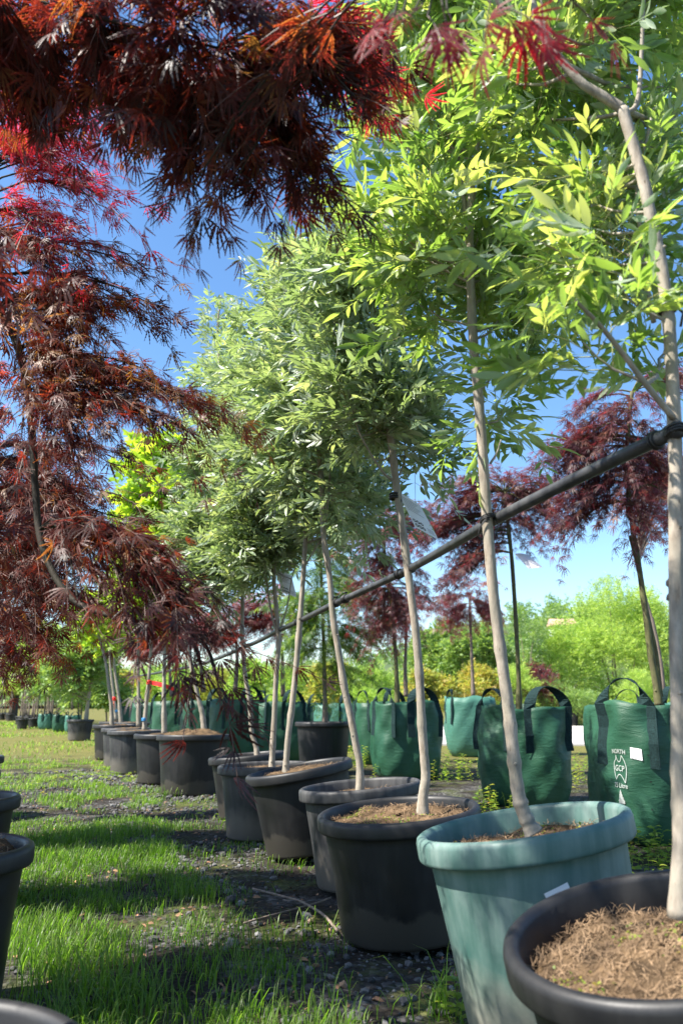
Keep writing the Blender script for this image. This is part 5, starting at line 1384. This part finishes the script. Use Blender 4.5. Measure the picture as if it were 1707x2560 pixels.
# saplings in small pots far down the aisle
GP = 'thin saplings in small black pots far down the aisle'
def sapling(seed):
    rng = np.random.default_rng(seed); root = thing('potted_sapling', 'thin bare-stemmed sapling in a small black pot, one of a dense stand', 'sapling', (0, 0, -50), GP)
    b = np.array([0, 0, -50.0]); s = Soup(); lathe(s, pot_profile(.2, .34, .04), b, 16); s.build('pot', M_POT, root)
    s = Soup(); ln = np.array([b + [0, 0, .25], b + [rng.normal(0, .06), 0, 1.2], b + [rng.normal(0, .12), 0, 2.5]]); tube(s, smooth_line(ln, 3), np.linspace(.032, .015, 7), 6, cap=True); s.build('trunk', M_BARKD, root)
    s = Soup(); n = 150; pos = b + [0, 0, 2.9] + nrm(rng.normal(size=(n, 3))) * rng.random((n, 1)) ** .5 * [.5, .5, .85]
    for k in range(3):
        q = rng.integers(0, 3, n) == k; instance(s, BROAD[k], pos[q], nrm(rng.normal(size=(q.sum(), 3)) + [0, 0, .3]), rng.normal(size=(q.sum(), 3)) * .6 + [0, 0, 1], rng.uniform(1.0, 1.9, q.sum()), np.clip(rng.normal(.6, .25, q.sum()), 0, 1), rng)
    s.build('crown', M_FEATHER if seed % 2 else M_BUSH, root)
    return root
sap = [sapling(501 + k) for k in range(3)]
rs = np.random.default_rng(77); spots = []
for a in range(30): spots.append((P(46 + 84 * rs.random(), 1650, 28 + 14 * rs.random())))
for a in range(12): spots.append((P(-2 + 32 * rs.random(), 1650, 42 + 8 * rs.random())))
for a, p in enumerate(spots):
    loc = (p[0], p[1], 0)
    if a < 3:
        sap[a].location = loc; sap[a]['_loc'] = list(map(float, loc))
    else: dup(sap[a % 3], loc)
for o in COL.objects:
    if o.get('category') == 'sapling':
        o['label'] = 'thin bare-stemmed sapling in a small black pot, in the stand right of the dark post' if o.location[0] / o.location[1] > -.407 else 'thin bare-stemmed sapling in a small black pot, in the stand left of the dark post'
# dark post
g = P(32.5, 1648, 44); g[2] = 0; root = thing('fence_post', 'dark square wooden post beside the far saplings', 'post', g)
s = Soup(); hgt = P(32.5, 1592, 44)[2]; w_ = .14
for (a, b_) in ((0, hgt - .04), (hgt - .04, hgt)):
    ww = w_ if a == 0 else w_ * .85
    V = [g + [x * ww, y * ww, z_] for z_ in (a, b_) for x, y in ((-1, -1), (1, -1), (1, 1), (-1, 1))]
    s.add(V, quads([[0, 1, 5, 4], [1, 2, 6, 5], [2, 3, 7, 6], [3, 0, 4, 7], [4, 5, 6, 7]]))
s.build('post', solid('dark_wood', (.02, .016, .014), (.05, .04, .03), 12, .8, .3), root, smooth=False)

# hill and far woodland
s = Soup(); hx = np.linspace(-220, 260, 60); hy = np.linspace(150, 330, 14); HX, HY = np.meshgrid(hx, hy, indexing='ij')
HZ = 19 * np.exp(-((HX - 62) / 42) ** 2) * np.sin(np.clip((HY - 150) / 180, 0, 1) * math.pi) + 7 * np.sin(np.clip((HY - 150) / 180, 0, 1) * math.pi) + 2 * vnoise(HX, HY, 30, 5) - .5
i = np.arange(59)[:, None]; j = np.arange(13)[None]; s.add(np.stack([HX, HY, HZ], -1), quads(np.stack([i * 14 + j, (i + 1) * 14 + j, (i + 1) * 14 + j + 1, i * 14 + j + 1], -1)))
kind(s.build('hill', solid('hill_green', (.03, .06, .02), (.08, .11, .03), .2, .9, 0)), 'structure')
def far_wood():
    rng = np.random.default_rng(61); s = Soup(); pos = []; k = 420
    cx = rng.uniform(-150, 200, k); cy = rng.uniform(150, 240, k)
    cz = (19 * np.exp(-((cx - 62) / 42) ** 2) + 7) * np.sin(np.clip((cy - 150) / 180, 0, 1) * math.pi)
    for a in range(k):
        n = 60; r = rng.uniform(2.2, 4); pos.append(np.array([cx[a], cy[a], cz[a] + r * .7]) + nrm(rng.normal(size=(n, 3))) * rng.random((n, 1)) ** .35 * [r, r, r * .8])
    pos = np.concatenate(pos); n = len(pos); tn = np.clip(np.repeat(rng.random(k), 60) * .6 + rng.random(n) * .4, 0, 1)
    instance(s, BROAD[0], pos, nrm(rng.normal(size=(n, 3))), rng.normal(size=(n, 3)) + [0, 0, 1], rng.uniform(7, 13, n), tn, rng)
    tag(kind(s.build('far_wood', M_BUSH), 'stuff'), 'dark green woodland on the far hill', 'woodland')
far_wood()
# rooftop half hidden on the hill
g = P(1288, 1425, 150); root = thing('far_house', 'small white house with a pink roof half hidden on the far hill', 'house', (g[0], g[1], g[2] - 3.6))
def boxs(s, c, sx, sy, sz):
    V = [np.array(c) + [x * sx / 2, y * sy / 2, z_ * sz] for z_ in (0, 1) for x, y in ((-1, -1), (1, -1), (1, 1), (-1, 1))]
    s.add(V, quads([[0, 1, 5, 4], [1, 2, 6, 5], [2, 3, 7, 6], [3, 0, 4, 7], [4, 5, 6, 7], [3, 2, 1, 0]]))
s = Soup(); c = np.array(root['_loc']); boxs(s, c, 4, 4, 2.0); s.build('wall', M_WHITE, root, smooth=False)
s = Soup(); V = [c + q for q in ([-2.3, -2.3, 2.62], [2.3, -2.3, 2.62], [2.3, 2.3, 2.62], [-2.3, 2.3, 2.62], [-2.3, 0, 3.9], [2.3, 0, 3.9])]
s.add(V, np.concatenate([quads([[0, 1, 5, 4], [2, 3, 4, 5], [3, 2, 1, 0]]), [[0, 4, 3], [1, 2, 5]]])); s.build('roof', solid('pink_roof', (.5, .25, .22), (.6, .32, .28), 1, .8, 0), root, smooth=False)
for dx in (-1, 1):
    s = Soup(); boxs(s, c + [dx, -2.02, .9], .8, .06, .8); s.build('window', M_INK, root, smooth=False)

for o in list(bpy.data.objects):
    if '_loc' in o.keys(): del o['_loc']
